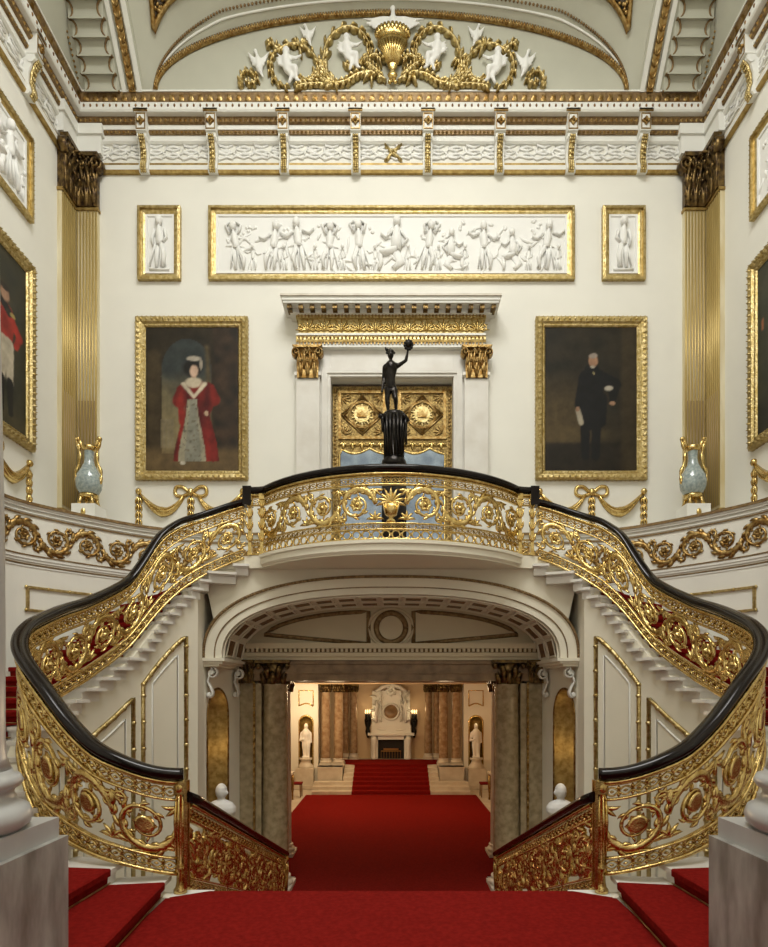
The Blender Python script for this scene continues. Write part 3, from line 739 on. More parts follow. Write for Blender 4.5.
    b.box((-4.6, 6.0, zc), (4.6, 7.0, zc+.2)); b.box((-4.6, -1, zc), (4.6, .2, zc+.2)); b.box((-4.6, .2, zc), (-2.9, 6, zc+.2)); b.box((2.9, .2, zc), (4.6, 6, zc+.2))
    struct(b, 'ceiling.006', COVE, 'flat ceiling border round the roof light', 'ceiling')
    b = MB(); b.box((-2.9, .2, zc+.3), (2.9, 6.0, zc+.33))
    sk = mat('daylit_glass', (1,1,1), .5, emis=(1,.985,.95), estr=SKY)
    struct(b, 'window_1', sk, 'large glazed roof light over the stair hall', 'window')
    b = MB()
    for k in range(1, 6): b.box((-2.9 + k*.967 - .03, .2, zc+.2), (-2.9 + k*.967 + .03, 6.0, zc+.28)); b.box((-2.9, .2 + k*.967 - .03, zc+.2), (2.9, .2 + k*.967 + .03, zc+.28))
    struct(b, 'trim_71', WHITE, 'white glazing bars of the roof light', 'glazing')
    # painted spandrel panels on the cove
    def inv(px, py):
        best = None
        for i in range(81):
            for j in range(41):
                p = Scove(i/80, j/40); 
                e = (CX + F*p.x/p.y - px)**2 + (CY - F*(p.z-ZC)/p.y - py)**2
                if best is None or e < best[0]: best = (e, i/80, j/40)
        return best[1:]
    for nm, s, c in (('left', -1, [(155,31),(152,-14),(218,-14)]), ('right', 1, [(627,31),(630,-14),(564,-14)])):
        cs = [inv(*p) for p in c]
        def Sp(a, bq, w=0):      # barycentric patch on the cove
            t = cs[0][0] + a*(cs[1][0]-cs[0][0]) + bq*(cs[2][0]-cs[0][0]); r = cs[0][1] + a*(cs[1][1]-cs[0][1]) + bq*(cs[2][1]-cs[0][1])
            return Scove(t, r, w)
        root = thing('ceiling_painting', f'dark painted spandrel panel in a gilt border high on the {nm} of the vault', 'painting', Sp(.3,.3), 'painted vault panels')
        n = 10; q = MB(); rows = [[Sp(i/n, (1-i/n)*j/n, .02) for j in range(n+1)] for i in range(n)]
        q.grid(rows); q.build('painted_panel', PANELPAINT, root)
        q = MB(); P = [Sp(i/n, 0, .03) for i in range(n+1)] + [Sp(1-i/n, i/n, .03) for i in range(1, n+1)] + [Sp(0, 1-i/n, .03) for i in range(1, n)]
        q.tube(P, .045, 6, closed=True); q.build('gilt_border', GOLD_DARK, root)
        q = MB()
        for i in range(14):
            a, b2 = random.uniform(.1,.6), random.uniform(.1,.3); x = Sp(a, b2, .05); q.ell(x, (.035,.035,.03), 6)
        q.build('painted_foliage', GOLD_DARK, root)
PANELPAINT = mat('dark_painted_ceiling', (.20,.15,.09), .6, col2=(.05,.045,.035), scale=4)
# ================================================================== STAIRS, CARPETS, BALUSTRADES
RISE = ZG/28
def ray_hit(p, d, poly, lim):
    best = lim
    for a, b in zip(poly, poly[1:]):
        e = b - a; den = d.x*e.y - d.y*e.x
        if abs(den) < 1e-9: continue
        t = ((a.x-p.x)*e.y - (a.y-p.y)*e.x)/den; k = ((a.x-p.x)*d.y - (a.y-p.y)*d.x)/den
        if t > .1 and -.001 <= k <= 1.001: best = min(best, t)
    return p + d*best
def stairs():
    nose = lambda u: ZB(u) - .10
    us = []
    for i in range(1, 28):
        z = i*RISE; lo, hi = 0.0, CURL.L
        for _ in range(40):
            m = (lo+hi)/2
            if nose(m) < z: lo = m
            else: hi = m
        us.append(lo)
    # start: first risers evenly set out from the newel
    first = [.10, .46]
    for i in range(1, 27): us[i] = max(us[i], us[i-1] + .09)
    px = [80,97,112,124.5,138,148,154,160,166.6,174,181,190.6,199,208,236]
    tg = [u_of_px(x, False) for x in px]
    for j in range(15): us[12+j] = tg[j]
    us[0], us[1] = .16, .56
    for i in range(2, 12): us[i] = lerp(us[1], us[12], ((i-1)/11)**1.0)*.5 + .5*max(us[i], us[1]+.12*(i-1))
    for i in range(2, 28 if False else 27): us[i] = max(us[i], us[i-1]+.07)
    us.append(CURL.L)
    poly = [(-4.6, 2.6)] + [(-5.74, 3.2)] + [(p.x, p.y) for p in dado2d]
    poly = [Vector((a, b, 0)) for a, b in poly]
    for nm, s in SIDES:
        cur = CURL
        M = lambda p: Vector((p.x*(-s), p.y, p.z))
        root = thing('curved_staircase', f'curved flight of white marble steps climbing the {nm} wall to the gallery', 'staircase', (s*2.6, 5.6, 0), 'branching marble stairs')
        rows = []
        pts = []
        for u in us:
            p = cur.pos(u); o = -cur.nor(u)
            if u < .9: o = Vector((0, -1, 0)).lerp(o, u/.9).normalized()
            pts.append((p, o, ray_hit(p, o, poly, 1.75 + .25*(u/cur.L))))
        for i in range(27):
            z = (i+1)*RISE
            (p0, o0, q0), (p1, o1, q1) = pts[i], pts[i+1]
            b = MB()
            t0 = (p1-p0).normalized()
            # tread slab with nosing, open inner end oversailing the string
            a, b2 = p0 - o0*.12 - t0*.035, p1 - o1*.12 + t0*.02
            c, d = q1 + t0*.02, q0 - t0*.035
            b.hexa([M(Vector((v.x, v.y, zz))) for zz in (z-.038, z) for v in (a, b2, c, d)])
            a, b2 = p0 - o0*.07 - t0*.015, p1 - o1*.07
            b.hexa([M(Vector((v.x, v.y, zz))) for zz in (z-.052, z-.038) for v in (a, b2, q1, q0)])
            # riser block
            a, b2 = p0 - o0*.03, p1 - o1*.03
            zl = z - RISE - .03 if i else -.01
            b.hexa([M(Vector((v.x, v.y, zz))) for zz in (zl, z-.052) for v in (a, b2, q1, q0)])
            b.build('step', STEP, root)
        # carpet runner folded over the steps
        car = MB()
        def cp(i, k, dz, fw):
            p, o, q = pts[i]; W = (q-p).length; t = (pts[min(i+1, 27)][0]-p); t = t.normalized() if t.length > 1e-6 else Vector((1,0,0))
            m0 = .26 if i > 1 else .12
            v = p + o*lerp(m0, W-.28, k) - t*fw; return v
        for i in range(27):
            z0, z1 = i*RISE, (i+1)*RISE
            prof = []
            ks = [j/6 for j in range(7)]
            rws = [[M(Vector((*cp(i, k, 0, .012).xy, z0+.014))) for k in ks],
                   [M(Vector((*cp(i, k, 0, .022).xy, z1-.05))) for k in ks],
                   [M(Vector((*cp(i, k, 0, .048).xy, z1-.045))) for k in ks],
                   [M(Vector((*cp(i, k, 0, .050).xy, z1+.004))) for k in ks],
                   [M(Vector((*cp(i, k, 0, .036).xy, z1+.014))) for k in ks]]
            car.grid(rws, sm=False)
            if i < 26: car.grid([rws[-1], [M(Vector((*cp(i+1, k, 0, .012).xy, z1+.014))) for k in ks]], sm=False)
        tag(car.build('stair_carpet', CARPET), f'red carpet runner on the curved {nm} stair', 'carpet', 'red stair carpets')
        rd = MB()
        for i in range(0, 27):
            a, c = cp(i, -.02, 0, .022), cp(i, 1.02, 0, .022)
            rd.tube([M(Vector((*a.xy, i*RISE+.022))), M(Vector((*c.xy, i*RISE+.022)))], .007, 6)
        rd.build('stair_rod', BRASS, root)
    # central flight down to the lower hall
    root = thing('central_staircase', 'straight flight of marble steps falling from the landing to the lower hall', 'staircase', (0, 7.4, ZH))
    n = 13
    for i in range(1, n):
        z = -i*(-ZH)/n; y = 5.155 + (i-1)*.35
        MB().box((-1.86, y, ZH), (1.86, y+.35+.03, z)).build('step', STEP, root)
    car = MB(); rows = []
    for i in range(n):
        z = -i*(-ZH)/n; y = 5.155 + (i-1)*.35
        rows += [[Vector((x, (y if i else 4.6), z+.01)) for x in (-1.62, 0, 1.62)], [Vector((x, y+.362, z+.01)) for x in (-1.62, 0, 1.62)], [Vector((x, y+.362, z-.13)) for x in (-1.62, 0, 1.62)]]
    car.grid(rows[2:], sm=False)
    tag(car.build('stair_carpet', CARPET), 'red carpet runner falling down the straight flight towards the lower hall', 'carpet', 'red stair carpets')
    # landing carpet with white marble left bare at the newels
    poly = [(-1.86,-2.0),(1.86,-2.0),(1.86,5.02),(1.68,5.17),(-1.68,5.17),(-1.86,5.02)]
    b = MB().prism([(-1.87,-2.0),(1.87,-2.0),(1.87,4.99),(1.56,5.16),(-1.56,5.16),(-1.87,4.99)], lambda u, v, w: Vector((u, v, w)), -.012, .012)
    tag(b.build('landing_carpet', CARPET), 'wide plain red carpet covering the landing in front of the viewer', 'carpet')
    b = MB()
    for s in (-1, 1): b.prism([(s*1.87,4.96),(s*1.87,5.2),(s*1.53,5.2),(s*1.53,5.14)] if s > 0 else [(-1.87,4.96),(-1.53,5.14),(-1.53,5.2),(-1.87,5.2)], lambda u, v, w: Vector((u, v, w)), -.012, .008)
    struct(b, 'floor.003', WHITE, 'small white marble corners left bare under the newel posts', 'floor')

HR = [(-.085,-.035),(-.09,-.06),(-.075,-.10),(-.05,-.115),(.05,-.115),(.075,-.10),(.09,-.06),(.085,-.035),(.055,-.008),(0,0),(-.055,-.008)]
def handrail(path, nors, name, root, k=.86):
    rings = [[p + n*a*k + Vector((0,0,b*k)) for a, b in HR] for p, n in zip(path, nors)]
    MB().sweep(rings).build(name, BLACK, root)
LABELS = {}
def rail_parts(root, S, U0, U1, H, n_cells, panel, bands, lip, T=.020, fat=1.25, extra=None, nseg=90, cellfn=None, dense=False):
    """gilded openwork on the surface S between U0 and U1"""
    q = MB()
    for v, hv, hw in bands['bars']: bar(q, S, U0, U1, v, hv/H, hw, nseg)
    q.build('gilt_rail', GOLD, root)
    for nm, (v0, v1, unit) in bands['friezes'].items():
        q = MB(); guilloche(q, S, U0, U1, v0, v1, unit, T*.8); q.build(nm, GOLD, root)
    v0, v1 = panel; h = v1-v0; w = (U1-U0)/n_cells
    for k in range(n_cells):
        up = 1 if k % 2 else -1; d = 1
        if cellfn: up, d = cellfn(k)
        a, c = scroll_cell(S, U0 + (k+.5)*w, (v0+v1)/2, h, up, w/h, T, True, True, d, fat)
        if dense:
            for _ in range(20):
                u, v = U0 + (k+random.random())*w, lerp(v0+.03, v1-.03, random.random())
                leaf(a, S, u, v, random.uniform(0, 6.28), .38*h, .085*h, T*1.5, random.uniform(-2.5, 2.5), H, two=True)
        # fill between neighbouring scrolls
        for sg in (-1, 1):
            u = U0 + k*w; v = (v0+v1)/2 + sg*.40*h
            for da in (-1.1, -.55, 0, .55, 1.1): leaf(a, S, u, v, (PI/2 if sg < 0 else -PI/2) + da, .26*h, .045*h*fat, T*.9, da, H, two=True)
        so = a.build('scroll', GOLD, root); c.build('rosette', GOLD, so)
def gilded_newel(x, y, z0, z1, root, r=.042):
    q = MB()
    q.lathe([(.0,z0),(r*1.35,z0),(r*1.35,z0+.03),(r*1.0,z0+.05),(r*.8,z0+.09),(r*.75,z0+.17),(r*1.1,z0+.19),(r*1.15,z0+.22),(r*.8,z0+.25),(r*.95,z0+.42),(r*1.1,z0+.6),(r*.9,z1-.12),(r*1.3,z1-.09),(r*1.3,z1-.05),(r*1.05,z1-.03),(r*1.05,z1),(0,z1)], (x, y, 0), 14)
    for k in range(8):
        a = 2*PI*k/8; q.tube([(x + r*.92*math.cos(a), y + r*.92*math.sin(a), z0+.26), (x + r*1.15*math.cos(a), y + r*1.15*math.sin(a), z0+.6), (x + r*.95*math.cos(a), y + r*.95*math.sin(a), z1-.13)], [.006,.014,.008], 5)
    q.build('newel_post', GOLD, root)
def balustrades():
    for nm, s in SIDES:
        cur = CURL if s < 0 else CURR; fl = 1 if s < 0 else -1
        S = cur.S(ZB, ZT, fl)
        root = thing('stair_balustrade', f'sweeping gilded scrollwork balustrade with black handrail curving up the {nm} stair', 'balustrade', (s*1.78, 5.14, 0), 'gilded balustrades')
        rail_parts(root, S, .05, cur.L-.06, 1.0, 12, (.172,.688),
                   dict(bars=[(.018,.020,.035),(.158,.014,.028),(.702,.014,.03),(.865,.020,.05),(.838,.010,.03)], friezes={'lower_frieze': (.036,.146,.11), 'upper_frieze': (.714,.83,.11)}), None, T=.026, fat=1.15, nseg=140)
        n = 170; path, nors = [], []
        for i in range(n+1):
            u = cur.L*i/n; p = cur.pos(u); path.append(Vector((p.x, p.y, ZT(u)))); nors.append(cur.nor(u)*fl)
        handrail(path, nors, 'handrail', root)
        zt0, zb0 = ZT(0), ZB(0)
        gilded_newel(s*1.80, 5.13, .008, zt0-.1, root)
        q = MB()
        for o in (-.03, .03): q.box((s*1.735+o*0-.012, 5.10+o-.012, .06), (s*1.735+.012, 5.10+o+.012, zt0-.1))
        q.box((s*1.745, 5.085, zt0-.22), (s*1.845, 5.17, zt0-.11))
        q.build('gilt_corner_strip', GOLD, root)
        # swan-neck block joining the gallery rail
        b = MB(); b.box((s*2.27, 9.16, ZT(cur.L)-.12), (s*2.14, 9.34, 4.86)); b.build('swan_neck', BLACK, root)
        # straight flight
        c2 = Curve2([(s*1.76, 5.16), (s*1.76, 9.95)], 60)
        zb = lambda u: -.02 - .392*u; ztp = lambda u: .885 - .378*u
        S2 = c2.S(zb, ztp, -1)
        root = thing('flight_balustrade', f'gilded openwork balustrade with black handrail falling down the {nm} of the straight flight', 'balustrade', (s*1.76, 5.2, 0), 'gilded balustrades')
        rail_parts(root, S2, .04, c2.L, .92, 9, (.18,.70), dict(bars=[(.03,.035,.04),(.16,.016,.03),(.72,.018,.03),(.865,.022,.045)], friezes={'lower_frieze': (.05,.15,.12), 'upper_frieze': (.74,.84,.12)}), None, T=.028, fat=1.7, dense=True, nseg=30)
        path = [Vector((s*1.76, 5.10 if i == 0 else 5.16+4.79*i/20, ztp(4.79*i/20))) for i in range(21)]
        handrail(path, [Vector((1,0,0))]*21, 'handrail', root)
        gilded_newel(s*1.76, 9.9, ZH, ztp(4.74)-.08, root, .055)
    # gallery front
    pn = balcony_pn(0, 40)
    pts = [(-2.2, 9.25), (-2.02, 9.235)] + [(p.x, p.y) for p, n in pn] + [(2.02, 9.235), (2.2, 9.25)]
    cb = Curve2(pts, 240); zb, zt = 3.81, 4.86
    S = cb.S(lambda u: zb, lambda u: zt, 1)
    root = thing('gallery_balustrade', 'bowed gilded scrollwork balustrade with black handrail at the middle of the gallery', 'balustrade', (0, 9.2, ZG), 'gilded balustrades')
    L = cb.L; c = L/2
    q = MB()
    for v, hv, hw in ((.015,.014,.035),(.145,.010,.028),(.225,.010,.03),(.735,.012,.03),(.875,.018,.05),(.845,.008,.025)): bar(q, S, 0, L, v, hv, hw, 100)
    q.build('gilt_rail', GOLD, root)
    q = MB()
    n = 34
    for k in range(n):
        u = .12 + (L-.24)*(k+.5)/n; r = .052
        P = [(u + r*1.05*math.cos(2*PI*j/16), .08 + r*math.sin(2*PI*j/16)) for j in range(17)]
        stroke(q, S, P, .011, .018, n=6, two=True); rosette(q, S, u + (L-.24)/n/2, .08, .018, .02, 4, 1.05, True)
    q.build('ring_frieze', GOLD, root)
    q = MB(); guilloche(q, S, .05, L-.05, .155, .215, .1, .016); q.build('lower_frieze', GOLD, root)
    q = MB(); guilloche(q, S, .05, L-.05, .75, .835, .12, .016); q.build('upper_frieze', GOLD, root)
    v0, v1 = .235, .725; h = v1-v0; w = (c-.22-.17)/4
    for sg in (-1, 1):
        for k in range(4):
            u = c + sg*(.22 + (k+.5)*w)
            a, r = scroll_cell(S, u, (v0+v1)/2, h, 1 if k % 2 == 0 else -1, w/h, .022, True, True, sg, 1.25)
            for e in (-1, 1):
                for da in (-1.1, -.55, 0, .55, 1.1): leaf(a, S, u - sg*w/2, (v0+v1)/2 + e*.42*h, (PI/2 if e < 0 else -PI/2) + da, .26*h, .05*h, .02, da, 1, two=True)
            so = a.build('scroll', GOLD, root); r.build('rosette', GOLD, so)
    q = MB()        # urn of leaves at the centre
    stroke(q, S, [(c, v0), (c, v0+.03), (c, v0+.06), (c, v0+.10), (c, v0+.2), (c, v0+.26)], [.07,.06,.02,.08,.11,.13], [.02,.03,.02,.06,.07,.05], n=12, two=True)
    for k in range(9):
        a = PI*(k+.5)/9; leaf(q, S, c, v0+.25, a, .22, .03, .03, (a-PI/2)*.6, two=True)
    for k in range(-3, 4): stroke(q, S, [(c+k*.022, v0+.09), (c+k*.036, v0+.25)], .009, .08, n=5)
    q.build('urn', GOLD, root)
    path, nors = [], []
    for i in range(121):
        u = L*i/120; p = cb.pos(u); path.append(Vector((p.x, p.y, zt))); nors.append(cb.nor(u))
    handrail(path, nors, 'handrail', root)
    for s in (-1, 1):
        for x, y in ((2.17, 9.25), (1.98, 9.23)):
            q = MB(); q.box((s*x-.035, y-.05, zb), (s*x+.035, y+.05, zb+.05)); q.box((s*x-.025, y-.04, zb+.05), (s*x+.025, y+.04, zt-.11)); q.box((s*x-.04, y-.06, zt-.2), (s*x+.04, y+.06, zt-.115))
            Sx = plane((s*x, y-.04, 0), (1,0,0), (0,0,1))
            for z in (zb+.2, zb+.38, zb+.56, zb+.72):
                for sg in (-1, 1): leaf(q, Sx, 0, z, PI/2+sg*.6, .15, .022, .03, -sg*.8)
            q.build('gilt_pier', GOLD, root)
# ================================================================== UPPER WALL FURNISHINGS
PB = lambda d=0: plane((0, YB-d, 0), (1,0,0), (0,0,1))      # back wall frame: u = X, v = Z, w towards the viewer
def wall_frame(side):
    """surface frame of a wall and a (u) conversion"""
    if side == 'back': return PB()
    s = -1 if side == 'left' else 1
    return plane((s*HW, 0, 0), (0,1,0), (0,0,1)) if s < 0 else plane((s*HW, 0, 0), (0,-1,0), (0,0,1))
FRAMEPROF = [(0,0),(0,.07),(.03,.10),(.10,.085),(.13,.055),(.16,.05),(.18,.03),(.18,0)]
def paint_canvas(name, S, u0, u1, v0, v1, fn, root, nx=84):
    ny = int(nx*(v1-v0)/(u1-u0)); rows = []; cols = []
    sd = random.random()*50
    for j in range(ny+1):
        r = []
        for i in range(nx+1):
            r.append(S(lerp(u0, u1, i/nx), lerp(v0, v1, j/ny), .022)); a_, b_ = i/nx, j/ny; k = .86 + .26*noise.noise(Vector((a_*13, b_*20, sd))) + .14*noise.noise(Vector((a_*45, b_*60, sd))); cols.append([max(0, c_*k) for c_ in fn(a_ + .006*noise.noise(Vector((a_*30, b_*40, sd+9))), b_ + .004*noise.noise(Vector((a_*30, b_*40, sd+4))))])
        rows.append(r)
    b = MB().grid(rows); o = b.build(name, PAINT, root)
    at_ = o.data.color_attributes.new('paint', 'FLOAT_COLOR', 'POINT')
    for k, c in enumerate(cols): at_.data[k].color = (c[0], c[1], c[2], 1)
    return o
PAINT = bpy.data.materials.new('oil_paint'); PAINT.use_nodes = True
_n = PAINT.node_tree; _a = _n.nodes.new('ShaderNodeAttribute'); _a.attribute_name = 'paint'
_n.links.new(_a.outputs['Color'], _n.nodes['Principled BSDF'].inputs['Base Color']); _n.nodes['Principled BSDF'].inputs['Roughness'].default_value = .42
_n.nodes['Principled BSDF'].inputs['Specular IOR Level'].default_value = .25
def mix(a, b, t): t = max(0, min(1, t)); return tuple(x + (y-x)*t for x, y in zip(a, b))
def sst(e0, e1, x):
    t = max(0, min(1, (x-e0)/(e1-e0))); return t*t*(3-2*t)
def blob(x, y, cx, cy, rx, ry, soft=.25):
    d = math.hypot((x-cx)/rx, (y-cy)/ry); return 1 - sst(1-soft, 1+soft, d)
def seg(x, y, x0, y0, x1, y1, r0, r1, soft=.006, asp=.62):
    """soft tapered limb; x is scaled so that a unit is the same both ways"""
    x, x0, x1 = x*asp, x0*asp, x1*asp
    dx, dy = x1-x0, y1-y0; t = max(0, min(1, ((x-x0)*dx+(y-y0)*dy)/(dx*dx+dy*dy+1e-9)))
    return 1 - sst(lerp(r0, r1, t)-soft, lerp(r0, r1, t)+soft, math.hypot(x-x0-dx*t, y-y0-dy*t))
nz = lambda x, y, k, s=0: noise.noise(Vector((x*k, y*k*1.5, s)))
def lady(x, y):
    n = nz(x, y, 7)
    c = mix((.020,.016,.010), (.035,.026,.014), .5+n)
    # sky seen through an arch, brighter towards the horizon
    arch = (1 if (x-.44)**2/.27**2 + max(0, y-.70)**2/.22**2 < 1 and y > .12 else 0)
    sky = mix((.25,.20,.10), (.035,.045,.045), sst(.35, .72, y + .1*nz(x, y, 4, 3)))
    if arch: c = mix(c, sky, .85)
    if .16 < x < .30 and .16 < y < .36: c = mix(c, (.22,.18,.11), .8 if (int(x*70) % 3 or y > .33) else .2)     # balustrade
    c = mix(c, (.06,.042,.02), seg(x, y, .09, 0, .09, .8, .045, .045, .02)*.8)
    c = mix(c, (.09,.065,.03), seg(x, y, .70, .3, .66, .86, .012, .012, .02))
    if x > .70: c = mix(c, mix((.018,.014,.010), (.055,.032,.018), .5+nz(x, y, 9, 5)), sst(.69,.76,x))
    c = mix(c, (.16,.105,.045), sst(.20, .10, y)*.75)
    red, dred = (.25,.020,.014), (.08,.008,.008)
    rc = mix(red, dred, .5 + 1.2*nz(x*2.4, y*.4, 6, 2))
    robe = max(0, 1 - sst(.0, .01, abs(x-.545) - lerp(.24, .10, sst(.06, .55, y)))) if .065 < y < .56 else 0
    c = mix(c, rc, robe)
    c = mix(c, rc, seg(x, y, .42, .55, .37, .49, .058, .05)); c = mix(c, rc, seg(x, y, .66, .56, .72, .50, .055, .05))
    c = mix(c, rc, seg(x, y, .38, .48, .39, .34, .022, .02)); c = mix(c, rc, seg(x, y, .71, .49, .66, .40, .024, .02)); c = mix(c, rc, blob(x, y, .55, .56, .15, .06))
    dr = (.32,.29,.20)
    w = lerp(.145, .05, sst(.06, .48, y))
    if .065 < y < .50: 
        k = 1 - sst(0, .012, abs(x-.50) - w)
        cc = mix(dr, (.23,.225,.175), sst(.02, .0, abs(x-.51)-w*.55)); cc = mix(cc, (.16,.14,.10), sst(.25, .40, nz(x, y, 30, 9))); c = mix(c, cc, k)
    for sg in (-1, 1): c = mix(c, (.60,.52,.38), seg(x, y, .52, .515, .52+sg*.115, .605, .010, .014))
    c = mix(c, (.52,.36,.24), seg(x, y, .515, .60, .515, .655, .020, .017)); c = mix(c, (.55,.47,.34), blob(x, y, .515, .615, .09, .035))
    c = mix(c, (.012,.010,.009), blob(x, y, .50, .715, .10, .06)); c = mix(c, (.58,.40,.29), blob(x, y, .52, .695, .045, .04))
    c = mix(c, (.45,.40,.32), blob(x, y, .52, .782, .075, .018)); c = mix(c, (.35,.30,.24), blob(x, y, .595, .74, .014, .04))
    c = mix(c, (.5,.36,.24), blob(x, y, .655, .40, .022, .018)); c = mix(c, (.5,.45,.36), blob(x, y, .40, .055, .03, .012))
    return c
def gentleman(x, y):
    c = mix((.016,.014,.009), (.028,.022,.013), .5+nz(x, y, 6))
    c = mix(c, (.075,.052,.022), blob(x, y, .12, .36, .38, .22, .8)*.9); c = mix(c, (.10,.07,.03), blob(x, y, .3, .25, .36, .06, .8)*.6)
    if y < .20: c = mix(c, (.018,.014,.009), sst(.21,.18,y))
    c = mix(c, (.045,.032,.016), sst(.8,.86,x)*.8)
    dk = (.007,.007,.008)
    for a in ((.44,.30,.44,.10,.034,.026), (.56,.30,.55,.10,.034,.028), (.50,.62,.50,.36,.085,.075), (.43,.66,.36,.46,.036,.026), (.60,.66,.75,.60,.04,.05), (.75,.6,.74,.50,.045,.025), (.60,.5,.60,.34,.05,.04), (.51,.70,.51,.64,.05,.09)):
        c = mix(c, dk, seg(x, y, *a))
    c = mix(c, (.40,.22,.13), blob(x, y, .525, .765, .05, .042)); c = mix(c, (.32,.27,.22), blob(x, y, .525, .80, .045, .018)); c = mix(c, (.40,.36,.28), blob(x, y, .52, .725, .028, .010))
    c = mix(c, (.34,.30,.22), seg(x, y, .36, .42, .395, .335, .017, .017)); c = mix(c, (.32,.18,.11), blob(x, y, .355, .43, .022, .018))
    c = mix(c, (.42,.38,.30), blob(x, y, .695, .575, .045, .018)); c = mix(c, (.34,.20,.12), blob(x, y, .735, .47, .03, .014)); c = mix(c, (.3,.25,.12), blob(x, y, .53, .68, .008, .014))
    return c
def officer(x, y):
    x = x - .15
    c = mix((.016,.018,.012), (.04,.035,.018), .5+nz(x, y, 5))
    c = mix(c, (.06,.05,.025), sst(.16,.06,y))
    red = mix((.42,.03,.02), (.22,.015,.012), .5+nz(x, y, 8, 4))
    for a in ((.55,.62,.55,.47,.085,.06), (.50,.64,.40,.50,.03,.026), (.60,.64,.76,.56,.034,.028), (.76,.56,.70,.49,.026,.02)): c = mix(c, red, seg(x, y, *a))
    for a in ((.53,.46,.50,.26,.045,.03), (.60,.46,.62,.26,.045,.03)): c = mix(c, (.50,.44,.33), seg(x, y, *a))
    for a in ((.50,.25,.50,.08,.03,.022), (.62,.25,.63,.08,.03,.022), (.53,.69,.60,.66,.03,.03)): c = mix(c, (.008,.008,.008), seg(x, y, *a))
    c = mix(c, (.42,.24,.15), blob(x, y, .55, .745, .06, .04)); c = mix(c, (.02,.012,.008), blob(x, y, .545, .78, .06, .02)); c = mix(c, (.35,.27,.08), blob(x, y, .46, .655, .04, .012)); c = mix(c, (.35,.27,.08), blob(x, y, .655, .655, .04, .012))
    return c
def green_sitter(x, y):
    c = mix((.030,.034,.022), (.05,.05,.03), .5+nz(x, y, 4)); c = mix(c, (.022,.024,.018), sst(.3,.1,y))
    for a in ((.5,.64,.5,.4,.1,.11), (.45,.62,.36,.44,.035,.03), (.55,.62,.66,.46,.035,.03), (.5,.4,.5,.08,.11,.15)): c = mix(c, (.05,.055,.05), seg(x, y, *a))
    c = mix(c, (.45,.28,.18), blob(x, y, .5, .74, .055, .042)); c = mix(c, (.03,.02,.012), blob(x, y, .5, .775, .06, .022)); c = mix(c, (.35,.28,.2), blob(x, y, .5, .68, .05, .02))
    c = mix(c, (.35,.12,.05), seg(x, y, .07, .62, .07, .67, .008, .008))
    return c
def portrait(side, u0, u1, v0, v1, fn, label):
    S = wall_frame(side)
    root = thing('portrait_painting', label, 'painting', S((u0+u1)/2, v0, .02), 'full-length portraits')
    q = frame_mb(S, u0, u1, v0, v1, FRAMEPROF)
    frame_beads(q, S, u0, u1, v0, v1, .06, .10, .042, .15); frame_beads(q, S, u0, u1, v0, v1, .15, .06, .02, .085); frame_beads(q, S, u0, u1, v0, v1, .012, .08, .022, .11)
    q.build('gilt_frame', GOLD_PALE, root)
    paint_canvas('canvas', S, u0+.175, u1-.175, v0+.175, v1-.175, fn, root)
def garland(side, uc, w, zt, label):
    S = wall_frame(side)
    root = thing('gilt_garland', label, 'garland', S(uc, zt-.7, 0), 'gilt wall garlands')
    q = MB()
    for sg in (-1, 1):
        a = [(uc + sg*(.12 + (w/2-.14)*t), zt - .10 - .34*math.sin(PI*t**.9)*.95 + .03*t) for t in [i/12 for i in range(13)]]
        stroke(q, S, a, [interp([(0,.03),(.5,.10),(1,.02)], i/12) for i in range(13)], [interp([(0,.04),(.5,.10),(1,.04)], i/12) for i in range(13)], n=7)
        for o in (-.045, .03): stroke(q, S, [(x, z+o*math.sin(PI*i/12)) for i, (x, z) in enumerate(a)], .018, [.05 + .07*math.sin(PI*i/12) for i in range(13)], n=5)
    q.build('swag', GOLD, root)
    for x, L in ((-w/2, .62), (0, .60), (w/2, .62)):
        q = MB(); z = zt-.05
        stroke(q, S, [(uc+x, z), (uc+x, z-L)], .011, .02, n=5)
        for k in range(4):
            zz = z-.08-k*(L-.10)/4
            for sg in (-1, 0, 1): leaf(q, S, uc+x, zz, -PI/2+sg*.75, .16, .03*(1-.1*k), .05, -sg*1.2)
        q.ell(S(uc+x, z-L, .02), (.035,.03,.05), 7); q.ell(S(uc+x, z+.02, .02), (.06,.06,.06), 8)
        q.build('leaf_drop', GOLD, root)
    q = MB()
    for sg in (-1, 1):
        P = [(uc + sg*.02, zt-.06), (uc+sg*.15, zt+.05), (uc+sg*.27, zt+.04), (uc+sg*.28, zt-.08), (uc+sg*.17, zt-.12), (uc+sg*.02, zt-.07)]
        P = [(p.x, p.y) for p in catmull([(a, b, 0) for a, b in P], 4)]
        stroke(q, S, P, .035, .045, n=6)
    q.ell(S(uc, zt-.06, .03), (.06,.06,.06), 8); q.build('ribbon_bow', GOLD, root)
